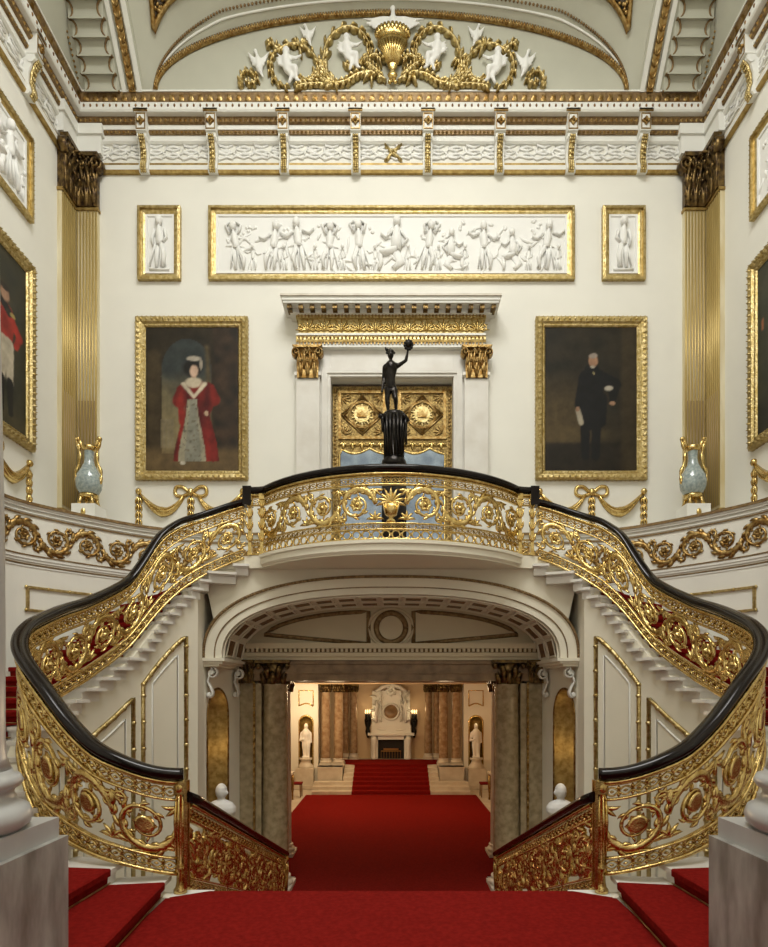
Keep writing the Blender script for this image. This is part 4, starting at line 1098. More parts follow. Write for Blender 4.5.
def relief_person(q, S, u, z, h, lean=0, pose=0, flip=1):
    """low relief figure: u,z feet, h height"""
    T = .075*h; f = flip
    def P(*pts): return [(u + f*a*h + lean*b*h, z + b*h) for a, b in pts]
    hd = P((0,.93))[0]
    q.ell(S(hd[0], hd[1]+.015*h, .07), (.078*h,.07*h,.098*h), 10)
    if pose == 3:                    # seated or kneeling
        stroke(q, S, P((0,.85),(-.01,.6),(-.02,.38)), [.05*h,.12*h,.10*h], T*1.3, n=7)
        stroke(q, S, P((-.02,.40),(.18,.36),(.30,.32)), [.08*h,.075*h,.06*h], T*1.5, n=6); stroke(q, S, P((.30,.33),(.27,.15),(.30,0)), [.055*h,.05*h,.03*h], T*1.2, n=6)
        stroke(q, S, P((0,.36),(-.12,.16),(.02,.03)), [.09*h,.1*h,.06*h], T, n=6)
        stroke(q, S, P((.08,.76),(.2,.62),(.30,.70)), [.035*h,.03*h,.02*h], T*1.3, n=5); stroke(q, S, P((-.09,.76),(-.22,.60),(-.12,.45)), [.035*h,.03*h,.02*h], T*1.2, n=5)
        return
    stroke(q, S, P((0,.86),(0,.72),(.01,.55),(0,.46)), [.03*h,.095*h,.075*h,.085*h], T*1.4, n=7)
    stroke(q, S, P((-.04,.48),(-.06,.25),(-.06,.02)), [.065*h,.05*h,.03*h], T, n=6)
    k = .14 if pose in (1, 2) else .05
    stroke(q, S, P((.04,.48),(.05+k*.7,.26),(.05+k*.4,.02)), [.065*h,.05*h,.03*h], T*1.3, n=6)
    arms = {0: (((-.1,.78),(-.15,.6),(-.12,.45)), ((.1,.78),(.14,.62),(.06,.52))), 1: (((-.1,.8),(-.24,.74),(-.34,.84)), ((.1,.78),(.22,.66),(.34,.70))), 2: (((-.1,.8),(-.16,.98),(-.05,1.04)), ((.1,.8),(.18,.98),(.08,1.04)))}[pose]
    for a in arms: stroke(q, S, P(*a), [.035*h,.03*h,.02*h], T*1.2, n=5)
    for j in range(4):      # drapery folds
        x = -.12 + .07*j + random.uniform(-.02,.02)
        stroke(q, S, P((x*.6,.50),(x*1.1,.28),(x*1.5,.04)), [.012*h,.02*h,.012*h], T*1.1, n=5)
def relief(side, u0, u1, v0, v1, label, kind):
    S = wall_frame(side)
    root = thing('framed_relief', label, 'relief', S((u0+u1)/2, v0, 0), 'framed plaster reliefs')
    prof = [(0,0),(0,.08),(.05,.09),(.055,.05),(.10,.045),(.13,.03),(.13,0)]
    q = frame_mb(S, u0, u1, v0, v1, prof); frame_beads(q, S, u0, u1, v0, v1, .025, .075, .03, .11)
    q.build('gilt_frame', GOLD_PALE, root)
    q = MB().prism([(u0+.12, v0+.12), (u1-.12, v0+.12), (u1-.12, v1-.12), (u0+.12, v1-.12)], S, 0, .012); frame_mb(S, u0+.13, u1-.13, v0+.13, v1-.13, [(0,0),(0,.035),(.035,.03),(.04,0)], q)
    b, t = v0+.18, v1-.2; h = t-b
    panel = q
    if kind == 'single':
        panel.build('plaster_panel', RELIEF, root)
        q = MB(); relief_person(q, S, (u0+u1)/2, b+.04, h*.94, .0, 0, random.choice((-1, 1)))
        stroke(q, S, [((u0+u1)/2-.18, b+.02), ((u0+u1)/2+.18, b+.02)], .03, .06); q.build('relief_figure', RELIEF, root); return
    n = max(3, int((u1-u0-.5)/.52)); W = (u1-u0-.5)/n
    random.seed(int(u0*100)+5)
    for k in range(n):
        q = MB(); u = u0 + .25 + (k+.5)*W + random.uniform(-.06,.06)
        mid = abs(k-(n-1)/2) < .6
        pose = 3 if (mid or random.random() < .36) else random.choice((0,1,1,2))
        hh = h*(.97 if mid else (.74 if pose == 3 else random.uniform(.86,.97)))
        relief_person(q, S, u, b+.01, hh/(1.06 if pose == 2 else 1), random.uniform(-.16,.16), pose, random.choice((-1,1)))
        # drapery, children, clouds and flowers around
        for j in range(7): leaf(q, S, u + random.uniform(-.3,.3), b + random.uniform(.05, h*.7), random.uniform(0,6.28), random.uniform(.15,.35), .035, .045, random.uniform(-1.4,1.4))
        if random.random() < .55: relief_person(q, S, u + W*.45, b+.01, h*.45, 0, random.choice((0,1)), 1)
        q.build('relief_figure', RELIEF, root)
    q = panel
    for j in range(int(n*3)):
        u, v = random.uniform(u0+.3, u1-.3), b + h*random.uniform(.55,.95)
        for _ in range(3): q.ell(S(u+random.uniform(-.05,.05), v+random.uniform(-.04,.04), .01), (.035,.03,.035), 6)
    q.build('plaster_panel', RELIEF, root)
def capital_leaves(q, S, x0, x1, z0, z1, T, fl=.08):
    """acanthus capital on a flat face"""
    W = x1-x0; h = z1-z0
    q.prism([(x0, z0), (x1, z0), (x1, z1-.08*h), (x0, z1-.08*h)], S, 0, T*.5)
    for row, (zz, hh, n, t) in enumerate(((0, .5, 3, T), (.28, .5, 4, T*1.15))):
        for k in range(n):
            u = x0 + W*(k + .5)/n
            stroke(q, S, [(u, z0+zz*h), (u, z0+(zz+hh*.5)*h), (u, z0+(zz+hh*.95)*h)], [W*.13, W*.15, W*.06], [t*.55, t*.8, t*1.5], n=7)
            for sg in (-1, 1): leaf(q, S, u, z0+(zz+.1)*h, PI/2+sg*.4, .42*h, W*.05, t*.95, -sg*.8)
            q.ell(S(u, z0+(zz+hh*.95)*h, t*1.1), (W*.07, T*.5, h*.05), 6)
    for sg in (-1, 1):
        u = (x0+x1)/2 + sg*W*(.41+fl*.6)
        P = spiral_pts(u, z1-.2*h, .15*h, .03*h, 1.4, -PI/2, sg, 1, 20); stroke(q, S, P, .035*h, T*1.4, n=6)
        u = (x0+x1)/2 + sg*W*.12
        P = spiral_pts(u, z1-.2*h, .10*h, .02*h, 1.2, -PI/2, -sg, 1, 16); stroke(q, S, P, .025*h, T*1.2, n=6)
    rosette(q, S, (x0+x1)/2, z1-.10*h, .10*h, T*1.6, 6)
    q.prism([(x0-.06*W, z1-.08*h), (x1+.04*W, z1-.08*h), (x1+fl*W, z1), (x0-fl*W, z1)], S, 0, T*1.4)
def corner_pilaster(side, u0, u1, label):
    S0 = wall_frame(side); P = .08; S = lambda u, v, w=0: S0(u, v, w+P)
    z0 = 4.56; z1 = zat(207, 10.88); z2 = zat(155, 10.86)
    root = thing('gilded_pilaster', label, 'pilaster', S0((u0+u1)/2, z0, 0), 'gilded corner pilasters')
    q = MB().prism([(u0, z0), (u1, z0), (u1, z1), (u0, z1)], S0, 0, P); q.build('shaft', SHAFT, root)
    q = MB(); W = u1-u0; n = 7
    zm = zat(400, 10.88)
    for k in range(n):
        u = u0 + W*(k+.5)/n
        stroke(q, S, [(u, z0+.42), (u, z1-.05)], W*.040, .022, n=6)
    q.build('fluting', FLUTE, root)
    q = MB()
    for k in range(n-1):
        u = u0 + W*(k+1)/n; stroke(q, S, [(u, z0+.42), (u, zm)], W*.026, .018, n=5)
    q.build('cabling', CABLE, root)
    q = MB()
    for a, b, o in ((0,.22,.06),(.22,.30,.045),(.30,.36,.025)): q.prism([(u0-o*.3, z0+a), (u1+o*.3, z0+a), (u1+o*.3, z0+b), (u0-o*.3, z0+b)], S0, 0, P+o)
    q.build('base', GOLD_MATT, root)
    q = MB().prism([(u0-.02, z1-.04), (u1+.02, z1-.04), (u1+.02, z1+.01), (u0-.02, z1+.01)], S0, 0, P+.03); q.build('astragal', GOLD_MATT, root)
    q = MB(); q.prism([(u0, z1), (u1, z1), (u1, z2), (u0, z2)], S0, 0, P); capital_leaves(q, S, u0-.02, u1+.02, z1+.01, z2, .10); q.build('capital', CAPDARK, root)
FLUTE = mat('pale_gilt_fluting', (.58,.44,.17), .36, .5, col2=(.48,.35,.12), scale=5, stretch=(1,1,.2))
CABLE = mat('brownish_gilt_cabling', (.42,.31,.17), .5, .3)
SHAFT = mat('pale_gilded_shaft', (.76,.70,.52), .42, .25, col2=(.58,.48,.26), scale=4, stretch=(1,1,.2))
def vase(s):
    d = 10.35; c = Vector((s*abs(xat(89.0, d)), d, 4.56)); nm = 'lady in red' if s < 0 else 'man in black'; H0 = .34
    cn = 'corner on the officer side' if s < 0 else 'corner on the green-ground side'
    p = tag(MB().box(c+Vector((-.20,-.20,.05)), c+Vector((.20,.20,H0))).box(c+Vector((-.22,-.22,0)), c+Vector((.22,.22,.05))).build('vase_plinth', WHITE), f'white block plinth under the porcelain vase beside the {nm} portrait', 'plinth', 'vase plinths')
    q = MB(); q.ell(c+Vector((0,-.205,.19)), (.045,.02,.07), 8); q.build('gilt_boss', GOLD, p)
    root = thing('porcelain_vase', f'grey-green crackled vase with gilt handles and foot beside the {nm} portrait', 'vase', c+Vector((0,0,H0)), 'gilt-mounted vases')
    M = Matrix.Translation((c.x, c.y, c.z+H0)) @ Matrix.Diagonal((.76,.76,.84,1))
    L = lambda prof, n: MB().lathe(prof, (0,0,0), n)
    L([(0,.2),(.12,.2),(.20,.26),(.27,.38),(.285,.5),(.26,.62),(.19,.74),(.12,.86),(.095,.98),(.10,1.08),(.115,1.16),(.10,1.2),(0,1.2)], 28).xform(M).build('body', PORCELAIN, root)
    q = L([(0,.16),(.17,.16),(.20,.2),(.2,.25),(.17,.23),(0,.23)], 20)
    for k in range(4):
        a = PI/4+k*PI/2; x, y = math.cos(a), math.sin(a)
        q.tube([(x*.16, y*.16, .2), (x*.19, y*.19, .1), (x*.22, y*.22, .01)], [.05,.03,.045], 8)
    q.lathe([(.1,0),(.2,0),(.2,.02),(.1,.02)], (0,0,0), 16); q.xform(M).build('gilt_foot', GOLD, root)
    L([(.10,1.13),(.14,1.15),(.17,1.22),(.13,1.24),(.10,1.2)], 20).xform(M).build('gilt_rim', GOLD, root)
    for sg in (-1, 1):
        P = catmull([(sg*.27, -.02, .52), (sg*.29, -.02, .68), (sg*.20, -.02, .92), (sg*.2, -.02, 1.15), (sg*.27, -.02, 1.34), (sg*.23, -.02, 1.38), (sg*.13, -.02, 1.18)], 6)
        q = MB().tube(P, [.035+.012*math.sin(i) for i in range(len(P))], 8); q.ell(P[0], (.05,.05,.07), 8); q.ell(P[-8], (.05,.05,.05), 8); q.xform(M).build('handle', GOLD, root)
def bracket(S, u, label):
    root = thing('cornice_bracket', label, 'bracket', S(u, ZW(173,0), 0), 'scrolled cornice brackets')
    B_ = MB(); w = .085
    zt, zb_, zf = ZW(113,.22), ZW(131,.22), ZW(172,.1)
    B_.prism([(u-w*1.1, zb_), (u+w*1.1, zb_), (u+w*1.1, zt), (u-w*1.1, zt)], S, 0, .24)
    prof = [(0,zf+.02),(.09,zf),(.13,zf+.05),(.12,zf+.12),(.09,zf+.2),(.10,zf+.35),(.15,zf+.5),(.20,zb_-.08),(.20,zb_),(0,zb_)]
    rings = [[S(uu, z, p) for p, z in prof] for uu in (u-w, u+w)]
    B_.sweep(rings, sm=False); 
    for sg in (-1, 1): B_.sweep([[S(u+sg*w*a, zb_-.09+.05*math.sin(2*PI*k/12), .14+.05*math.cos(2*PI*k/12)) for k in range(12)] for a in (.98, 1.15)])
    B_.build('console', WHITE, root)
    q = MB(); rg = []
    for p, z in prof[1:-2]: rg.append([S(u-w*.6, z, p+.004), S(u-w*.6, z, p+.03), S(u+w*.6, z, p+.03), S(u+w*.6, z, p+.004)])
    q.sweep(rg)
    for i in range(12):
        t = i/11*(len(prof)-4); k = int(min(t, len(prof)-5)); f = t-k; p = lerp(prof[1+k][0], prof[2+k][0], f); z = lerp(prof[1+k][1], prof[2+k][1], f)
        for sg in (-1, 0, 1): q.ell(S(u+sg*w*.4, z, p+.03), (.022,.022,.03), 6)
    q.build('gilt_strip', GOLD_PALE, root)
    q = MB().prism([(u-w*1.5, zt), (u+w*1.5, zt), (u+w*1.5, zt+.05), (u-w*1.5, zt+.05)], S, 0, .27); q.build('gilt_cap', GOLD_DARK, root)
    S2 = lambda a, b, c=0: S(a, b, c+.24)
    q = MB(); rosette(q, S2, u, (zt+zb_)/2, .062, .05, 4); frame_mb(S2, u-.085, u+.085, zb_+.02, zt-.02, [(0,0),(0,.012),(.015,.012),(.015,0)], q); q.build('rosette', GOLD_DARK, root)
DOORGOLD = mat('chased_door_gilding', (.42,.29,.10), .42, .8, col2=(.12,.075,.025), scale=34, bump=.6, bscale=40)
def doorway():
    x = lambda p, d: xat(p, d)
    root = thing('door_surround', 'white marble door surround with gilt capitals and a gilt frieze behind the statue', 'doorway', (0, YB, ZG))
    S = PB(); Y = YB
    q = MB()
    q.box((xat(297,Y), Y-.06, ZG), (xat(331,Y), Y, zat(350,Y))); q.box((xat(453,Y), Y-.06, ZG), (xat(488,Y), Y, zat(350,Y))); q.box((xat(331,Y)+.002, Y-.06, zat(379,Y)), (xat(453,Y)-.002, Y, zat(350,Y)))
    u0, u1, vt = xat(330.5,Y), xat(453.5,Y), zat(378.5,Y)
    S1 = lambda u, v, w=0: S(u, v, w+.06)
    for o, w in ((0,.02),(.05,.045),(.10,.03)):
        q.prism([(u0-o-.05, ZG), (u0-o, ZG), (u0-o, vt+o), (u0-o-.05, vt+o)], S1, 0, w); q.prism([(u1+o, ZG), (u1+o+.05, ZG), (u1+o+.05, vt+o), (u1+o, vt+o)], S1, 0, w)
        q.prism([(u0-o-.05, vt+o), (u1+o+.05, vt+o), (u1+o+.05, vt+o+.05), (u0-o-.05, vt+o+.05)], S1, 0, w)
    q.build('architrave', DOORMARBLE, root)
    for a, b in ((297.5,320.5),(463.5,487)):
        q = MB().prism([(xat(a,Y), ZG), (xat(b,Y), ZG), (xat(b,Y), zat(378,Y)), (xat(a,Y), zat(378,Y))], S, .05, .15)
        q.prism([(xat(a,Y)-.03, zat(380,Y)), (xat(b,Y)+.03, zat(380,Y)), (xat(b,Y)+.03, zat(377,Y)), (xat(a,Y)-.03, zat(377,Y))], S, .05, .18); pl = q.build('pilaster', DOORMARBLE, root)
        S2 = lambda u, v, w=0: S(u, v, w+.14)
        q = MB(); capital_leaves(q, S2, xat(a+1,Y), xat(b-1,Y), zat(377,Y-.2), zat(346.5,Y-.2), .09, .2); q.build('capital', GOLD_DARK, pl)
    def slab(a, b, t, d, m, nm):
        q = MB(); yy = Y-d; X0, X1 = xat(a, yy), xat(2*CX-a, yy); q.box((X0, yy, zat(b, yy)), (X1, Y, zat(t, yy))); return q.build(nm, m, root)
    slab(297, 347, 341.5, .16, WHITE, 'lower_fascia'); slab(296, 341.5, 339.5, .19, GOLD_MATT, 'gilt_fillet'); slab(296, 339.5, 335, .2, GOLD_PALE, 'bead_moulding'); slab(296, 335, 333, .22, WHITE, 'white_fillet')
    slab(298.5, 333, 318, .16, GOLD_PALE, 'frieze'); slab(296, 318, 313, .2, GOLD_PALE, 'leaf_moulding'); slab(290, 313, 308, .26, WHITE, 'bed_moulding')
    slab(283, 302.5, 299.5, .44, WHITE, 'cornice_soffit'); slab(281.5, 299.5, 295, .46, WHITE, 'cornice'); slab(280, 295, 293, .49, STONE, 'cornice_top')
    q = MB(); d = .16; yy = Y-d; S2 = lambda u, v, w=0: S(u, v, w+d)
    n = 11; X0, X1 = xat(299, yy), xat(486, yy); za, zb_ = zat(332.5, yy), zat(318.5, yy); h = zb_-za
    for k in range(n):
        u = lerp(X0, X1, (k+.5)/n)
        for j in range(7):
            a = PI*(j+.5)/7; leaf(q, S2, u, za+.03, a, .22, .022, .035, (a-PI/2)*.35)
        for sg in (-1, 1): stroke(q, S2, spiral_pts(u+sg*.10, za+.07, .075, .02, 1.1, PI/2, -sg, 1, 14), .012, .03, n=5)
        q.ell(S2(u, za+.05, .03), (.03,.03,.03), 7)
    q.build('palmettes', GOLD, root)
    q = MB(); yy = Y-.42; n = 19
    for k in range(n):
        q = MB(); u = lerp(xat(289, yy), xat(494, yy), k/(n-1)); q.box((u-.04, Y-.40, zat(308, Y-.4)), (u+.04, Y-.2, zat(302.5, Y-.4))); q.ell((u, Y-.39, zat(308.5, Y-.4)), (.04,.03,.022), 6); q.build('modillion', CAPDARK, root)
    q = MB()
    for d_, yp, st in ((.2, 337, .07), (.2, 315.5, .06)):
        yy = Y-d_; n = int((xat(486,yy)-xat(297,yy))/st)
        for k in range(n): q.ell((lerp(xat(297,yy), xat(485,yy), (k+.5)/n), yy, zat(yp, yy)), (.02,.025,.04), 6)
    for k in range(52):
        yy = Y-.16; q.box((lerp(xat(298,yy), xat(484,yy), (k+.3)/52), yy-.02, zat(344.5,yy)), (lerp(xat(298,yy), xat(484,yy), (k+.7)/52), yy, zat(341.5,yy)))
    q.build('beads', GOLD_DARK, root)
    # doors, set back in the opening
    Yd = YB+.16
    struct(MB().box((-1.3, YB+.2, ZG), (1.3, YB+.42, 7.7)), 'wall_door_recess', DOORDARK, 'dark recess around the gilt doors')
    for i, (nm, a, b) in enumerate((('left', 332, 391.6), ('right', 392.4, 452.5))):
        x0, x1 = xat(a, YB)*1.004, xat(b, YB)*1.004; z0, z1 = ZG+.01, zat(381, YB)-.02
        S = plane((0, Yd, 0), (1,0,0), (0,0,1))
        root = thing(f'door_{i+1}', f'{nm} leaf of the gilt double doors with a sunburst over a mirror panel', 'door', ((x0+x1)/2, Yd, ZG), 'gilt double doors', 'structure')
        MB().prism([(x0, z0), (x1, z0), (x1, z1), (x0, z1)], S, -.03, 0).build('door_leaf', DOORGOLD, root)
        zc = zat(415, Yd); m = .11; zs0, zs1 = zat(439.5, Yd), zat(391, Yd)
        q = frame_mb(S, x0+m, x1-m, zs0, zs1, [(0,0),(0,.03),(.05,.03),(.05,0)])
        xc = (x0+x1)/2; R = (x1-x0-2*m)/2-.05
        for r in (R, R*.86):
            P = [(xc+r, zc), (xc, zc+r*.92), (xc-r, zc), (xc, zc-r*.92), (xc+r, zc)]
            for pa, pb in zip(P, P[1:]): stroke(q, S, [pa, pb], .02, .025, n=5)
        for r in (R*.58, R*.64): stroke(q, S, [(xc+r*math.cos(2*PI*k/28), zc+r*math.sin(2*PI*k/28)) for k in range(29)], .014, .025, n=5)
        q.build('panel_moulding', GOLD_DARK, root)
        q = MB()
        for k in range(20):
            a_ = 2*PI*k/20; L = R*(.56 if k % 2 else .46); q.prism([(xc+.13*math.cos(a_-.16), zc+.13*math.sin(a_-.16)), (xc+L*math.cos(a_), zc+L*math.sin(a_)), (xc+.13*math.cos(a_+.16), zc+.13*math.sin(a_+.16))], S, .0, .022)
        q.prism([(xc+.15*math.cos(2*PI*k/24), zc+.15*math.sin(2*PI*k/24)) for k in range(24)], S, 0, .03); q.build('sunburst', GOLD_PALE, root)
        q = MB(); S3 = lambda u, v, w=0: S(u, v, w+.03)      # crown
        q.prism([(xc-.08, zc-.06), (xc+.08, zc-.06), (xc+.10, zc+.05), (xc+.05, zc+.01), (xc, zc+.07), (xc-.05, zc+.01), (xc-.10, zc+.05)], S3, -.01, .018); q.build('crown', GOLD_DARK, root)
        q = MB()
        for sx in (-1, 1):
            for sz in (-1, 1):
                for j in range(5): leaf(q, S, xc+sx*R*.93, zc+sz*R*.86, math.atan2(-sz, -sx)+(j-2)*.5, .16, .02, .025, .5)
        for xx in (x0+.045, x1-.045):
            z = z0+.05
            while z < z1-.05: q.ell(S(xx, z, 0), (.028,.02,.03), 5); z += .07
        k = x0+.05
        while k < x1: q.ell(S(k, z1-.06, 0), (.03,.02,.03), 5); q.ell(S(k, z1-.13, 0), (.02,.02,.02), 5); k += .07
        q.build('carved_foliage', GOLD_DARK, root)
        zm1 = zat(441, Yd)
        P = [(x0+.13, ZG+.3), (x1-.13, ZG+.3), (x1-.13, zm1-.26)] + [(lerp(x1-.13, x0+.13, k/18), zm1-.14 - .10*abs(math.cos(1.5*PI*k/18))) for k in range(1, 18)] + [(x0+.13, zm1-.26)]
        MB().prism(P, S, .0, .008).build('mirror_panel', MIRROR, root)
        q = MB(); stroke(q, S, P + [P[0]], .022, .03, n=5)
        for k in range(5):
            u = lerp(x0+.2, x1-.2, k/4); leaf(q, S, u, zm1-.03, -PI/2, .14, .04, .04, 0); 
            for sg in (-1, 1): leaf(q, S, u, zm1-.03, -PI/2+sg*.8, .12, .03, .04, sg*.6)
        q.build('mirror_drapery', GOLD, root)
def upper():
    for a, b, fn, lab in ((135,247.5,lady,'full-length portrait of a standing lady in a red robe and dark bonnet'), (536,647.5,gentleman,'full-length portrait of a man in black on a very dark ground')):
        portrait('back', xat(a,10.93), xat(b,10.93), zat(479.5,10.93), zat(316,10.93), fn, lab)
    w = xat(247.5,YB)-xat(135,YB)
    ze, z0, z1 = 9.70, zat(454.5,9.78), zat(272.3,9.78)
    portrait('left', ze-w, ze, z0, z1, officer, 'full-length portrait of an officer in a red coat on the side wall')
    portrait('right', -9.66, -9.66+w, z0, z1, green_sitter, 'full-length portrait of a dark figure on green, on the opposite side wall')
    zg = zat(490, YB)
    garland('back', xat(191,YB), xat(243,YB)-xat(139,YB), zg, 'gilt bow and leaf swag under the portrait of the lady in red')
    garland('back', xat(591.5,YB), xat(243,YB)-xat(139,YB), zg, 'gilt bow and leaf swag under the portrait of the man in black')
    garland('left', ze-w/2, w*.93, zg, 'gilt bow and leaf swag under the portrait of the red-coated officer')
    garland('right', -9.66+w/2, w*.93, zg, 'gilt bow and leaf swag under the green-ground portrait on the side wall')
    relief('back', xat(208,10.92), xat(575,10.92), zat(278.6,10.92), zat(205,10.92), 'long framed white plaster relief of many figures over the doorway', 'many')
    relief('back', xat(137,10.92), xat(180,10.92), zat(278.6,10.92), zat(205,10.92), 'narrow framed relief of one standing figure over the lady portrait', 'single')
    relief('back', xat(603,10.92), xat(646,10.92), zat(278.6,10.92), zat(205,10.92), 'narrow framed relief of one standing figure over the portrait in black', 'single')
    relief('left', 9.66-2.6, 9.66, zat(229,9.77), zat(146.7,9.77), 'framed white relief above the red-coated officer portrait', 'many')
    relief('right', -9.62, -9.62+2.6, zat(229,9.77), zat(146.7,9.77), 'framed white relief above the green-ground portrait', 'many')
    corner_pilaster('back', -5.735, -5.34, 'gilded fluted pilaster behind the vase, on the far wall beside the lady portrait')
    corner_pilaster('left', 10.46, 10.915, 'gilded fluted pilaster in the same corner, on the wall of the red-coated officer')
    corner_pilaster('back', 5.34, 5.735, 'gilded fluted pilaster behind the vase, on the far wall beside the portrait in black')
    corner_pilaster('right', -10.915, -10.46, 'gilded fluted pilaster in the same corner, on the wall of the green-ground portrait')
    for s in (-1, 1): vase(s)
    xs = [141.5,211,283,355.5,428,500.5,572.5,645]
    LB = ['above the narrow relief over the lady in red', 'above the end of the long relief near the lady portrait', 'fourth from the far end, over the long relief, first of the middle four', 'beside the gilt ribbon, on the side of the lady in red',
          'beside the gilt ribbon, on the side of the portrait in black', 'over the long relief, last of the middle four', 'above the end of the long relief near the black-clad portrait', 'above the narrow relief over the portrait in black']
    LB[2] = 'second from the gilt ribbon, on the side of the lady portrait'; LB[5] = 'second from the gilt ribbon, on the side of the black-clad portrait'
    for x, l in zip(xs, LB): bracket(PB(), xat(x, YB-.2), 'cornice bracket '+l)
    for k in range(3):
        bracket(wall_frame('left'), 9.55-k*1.32, 'white and gilt cornice bracket on the left wall, '+('next to the corner' if k == 0 else 'second from the corner' if k == 1 else 'third from the corner'))
        bracket(wall_frame('right'), -9.55+k*1.32, 'white and gilt cornice bracket on the right wall, '+('next to the corner' if k == 0 else 'second from the corner' if k == 1 else 'third from the corner'))
    doorway()
# ================================================================== SCULPTURE, LOWER HALL, NEAR COLUMNS
def statue():
    Y = 9.62; P = lambda x, y, d=0: at(x, y, Y+d)
    root = thing('bronze_statue', 'dark bronze male figure with one arm raised, standing behind the middle of the gallery rail', 'statue', P(391, 465))
    q = MB(); m = F/Y; k = 1/m
    q.capsule(P(390.8,367), P(390.3,377), 6.4*k, 5.4*k); q.capsule(P(386,367), P(396,366), 3.2*k, 3.2*k); q.capsule(P(390.5,377), P(390.5,387), 4.8*k, 5.2*k)
    q.capsule(P(388,388), P(387.2,400,-.03), 3.5*k, 2.5*k); q.capsule(P(387.2,400,-.03), P(388.2,411), 2.4*k, 1.5*k); q.capsule(P(388,412), P(386.8,413.5,-.08), 1.5*k, 1.2*k)
    q.capsule(P(393.5,388), P(395.5,399,-.06), 3.4*k, 2.5*k); q.capsule(P(395.5,399,-.06), P(396.2,410.5,.02), 2.4*k, 1.4*k); q.capsule(P(396.4,411.5), P(397.5,412.5,-.08), 1.5*k, 1.2*k)
    q.capsule(P(390.8,364), P(390.8,360), 1.9*k, 1.8*k); q.ell(P(390.6,355,-.01), (3.3*k,3.6*k,4.2*k), 12)
    q.capsule(P(384.5,367), P(383.4,379,.03), 2.1*k, 1.7*k); q.capsule(P(383.4,379,.03), P(382.2,390,-.06), 1.7*k, 1.2*k); q.ell(P(382,391.5,-.07), 1.5*k, 8)
    q.capsule(P(397,366.5), P(406,360.5,-.04), 2.1*k, 1.7*k); q.capsule(P(406,360.5,-.04), P(408,350,-.06), 1.7*k, 1.2*k); q.ell(P(408.2,348.5,-.06), 1.6*k, 8)
    q.ell(P(391.2,390.5,-.06), 1.5*k, 8)
    q.build('figure', BRONZE, root, fuse=.011)
    q = MB(); q.ell(P(390.6,352.5,0), (3.7*k,3.9*k,3.0*k), 10); q.tube([P(388,351), P(386,349), P(385,347)], [.03,.02,.006], 6); q.tube([P(386.6,352.8), P(390.5,354,-.06), P(394.4,352.8)], .02, 6); q.ell(P(390.4,349.6), .024, 6); q.build('helmet', BRONZE, root)
    q = MB(); q.ell(P(408.5,344,-.06), (3.6*k,3.4*k,4.2*k), 12)
    for i in range(11): q.ell(P(408.5+3.6*math.cos(i*.6), 345+4.4*math.sin(i*.6), -.07), .026, 6)
    q.build('held_orb', BRONZE, root)
    q = MB(); q.lathe([(0,zat(470,Y)),(.20,zat(470,Y)),(.20,zat(462,Y)),(.15,zat(459,Y)),(.14,zat(430,Y)),(.18,zat(422,Y)),(.20,zat(417,Y)),(.17,zat(414,Y)),(0,zat(413.2,Y))], (xat(394,Y), Y, 0), 14)
    for i in range(16):
        a = 2*PI*i/16; r = .17
        q.tube([(xat(394,Y)+r*math.cos(a), Y+r*math.sin(a), zat(418,Y)), (xat(394,Y)+(r-.02)*math.cos(a), Y+(r-.02)*math.sin(a), zat(436,Y)), (xat(394,Y)+(r-.03)*math.cos(a+.15), Y+(r-.03)*math.sin(a+.15), zat(458,Y))], [.035,.022,.028], 6)
    for x0, y0, x1, y1, r in ((382.5,416,382.8,431,.030),(405.5,418,406,444,.028),(380.5,416,384,418,.04),(404,416,408,420,.04),(392,414,399,413,.05),(385,416,389,414,.05)): q.capsule(P(x0,y0,-.1), P(x1,y1,-.1), r, r*.7, 8)
    q.box((xat(382,Y), Y-.22, ZG), (xat(406,Y), Y+.22, zat(470,Y)+.02))
    q.build('draped_pedestal', BRONZE, root)

def cherub(q, P, k, x, y, f=1, seat=True):
    """chubby winged child; k metres per pixel"""
    p = lambda a, b, d=0: P(x+f*a, y+b, d)
    q.ell(p(0,-9.5), 3.3*k, 10); q.capsule(p(0,-4), p(1,3), 3.6*k, 4.0*k)
    q.capsule(p(1,4), p(8,6,.05), 2.7*k, 2.2*k); q.capsule(p(8,6,.05), p(8.5,14), 2.1*k, 1.4*k); q.capsule(p(8.5,14), p(11,14.5), 1.4*k, 1.0*k)
    q.capsule(p(0,5), p(5,10), 2.7*k, 2.1*k); q.capsule(p(5,10), p(2.5,16), 2.0*k, 1.3*k)
    q.capsule(p(2,-4.5), p(8,-2,.03), 1.7*k, 1.4*k); q.capsule(p(8,-2,.03), p(12,-6), 1.3*k, 1.0*k)
    q.capsule(p(-2,-4), p(-6,1), 1.7*k, 1.3*k); q.capsule(p(-6,1), p(-2,4,.03), 1.3*k, 1.0*k)
def bird(q, P, k, x, y, f=1, sc=1.0, wings=True):
    p = lambda a, b, d=0: P(x+f*a*sc, y+b*sc, d)
    k = k*sc
    q.capsule(p(0,-2), p(-1,5), 2.6*k, 3.4*k); q.capsule(p(0,-3), p(2,-9), 1.8*k, 1.4*k); q.ell(p(2.6,-10.5), 1.9*k, 8); q.capsule(p(3.5,-10.5), p(6,-9.5), .9*k, .3*k)
    q.capsule(p(-1,6), p(-4,12), 2.0*k, 1.0*k)
    if wings:
        for sg in (-1, 1):
            for j in range(4): q.capsule(p(sg*2,-1+j), p(sg*(9-j*1.2), -9+j*3.4), 1.5*k, .8*k)
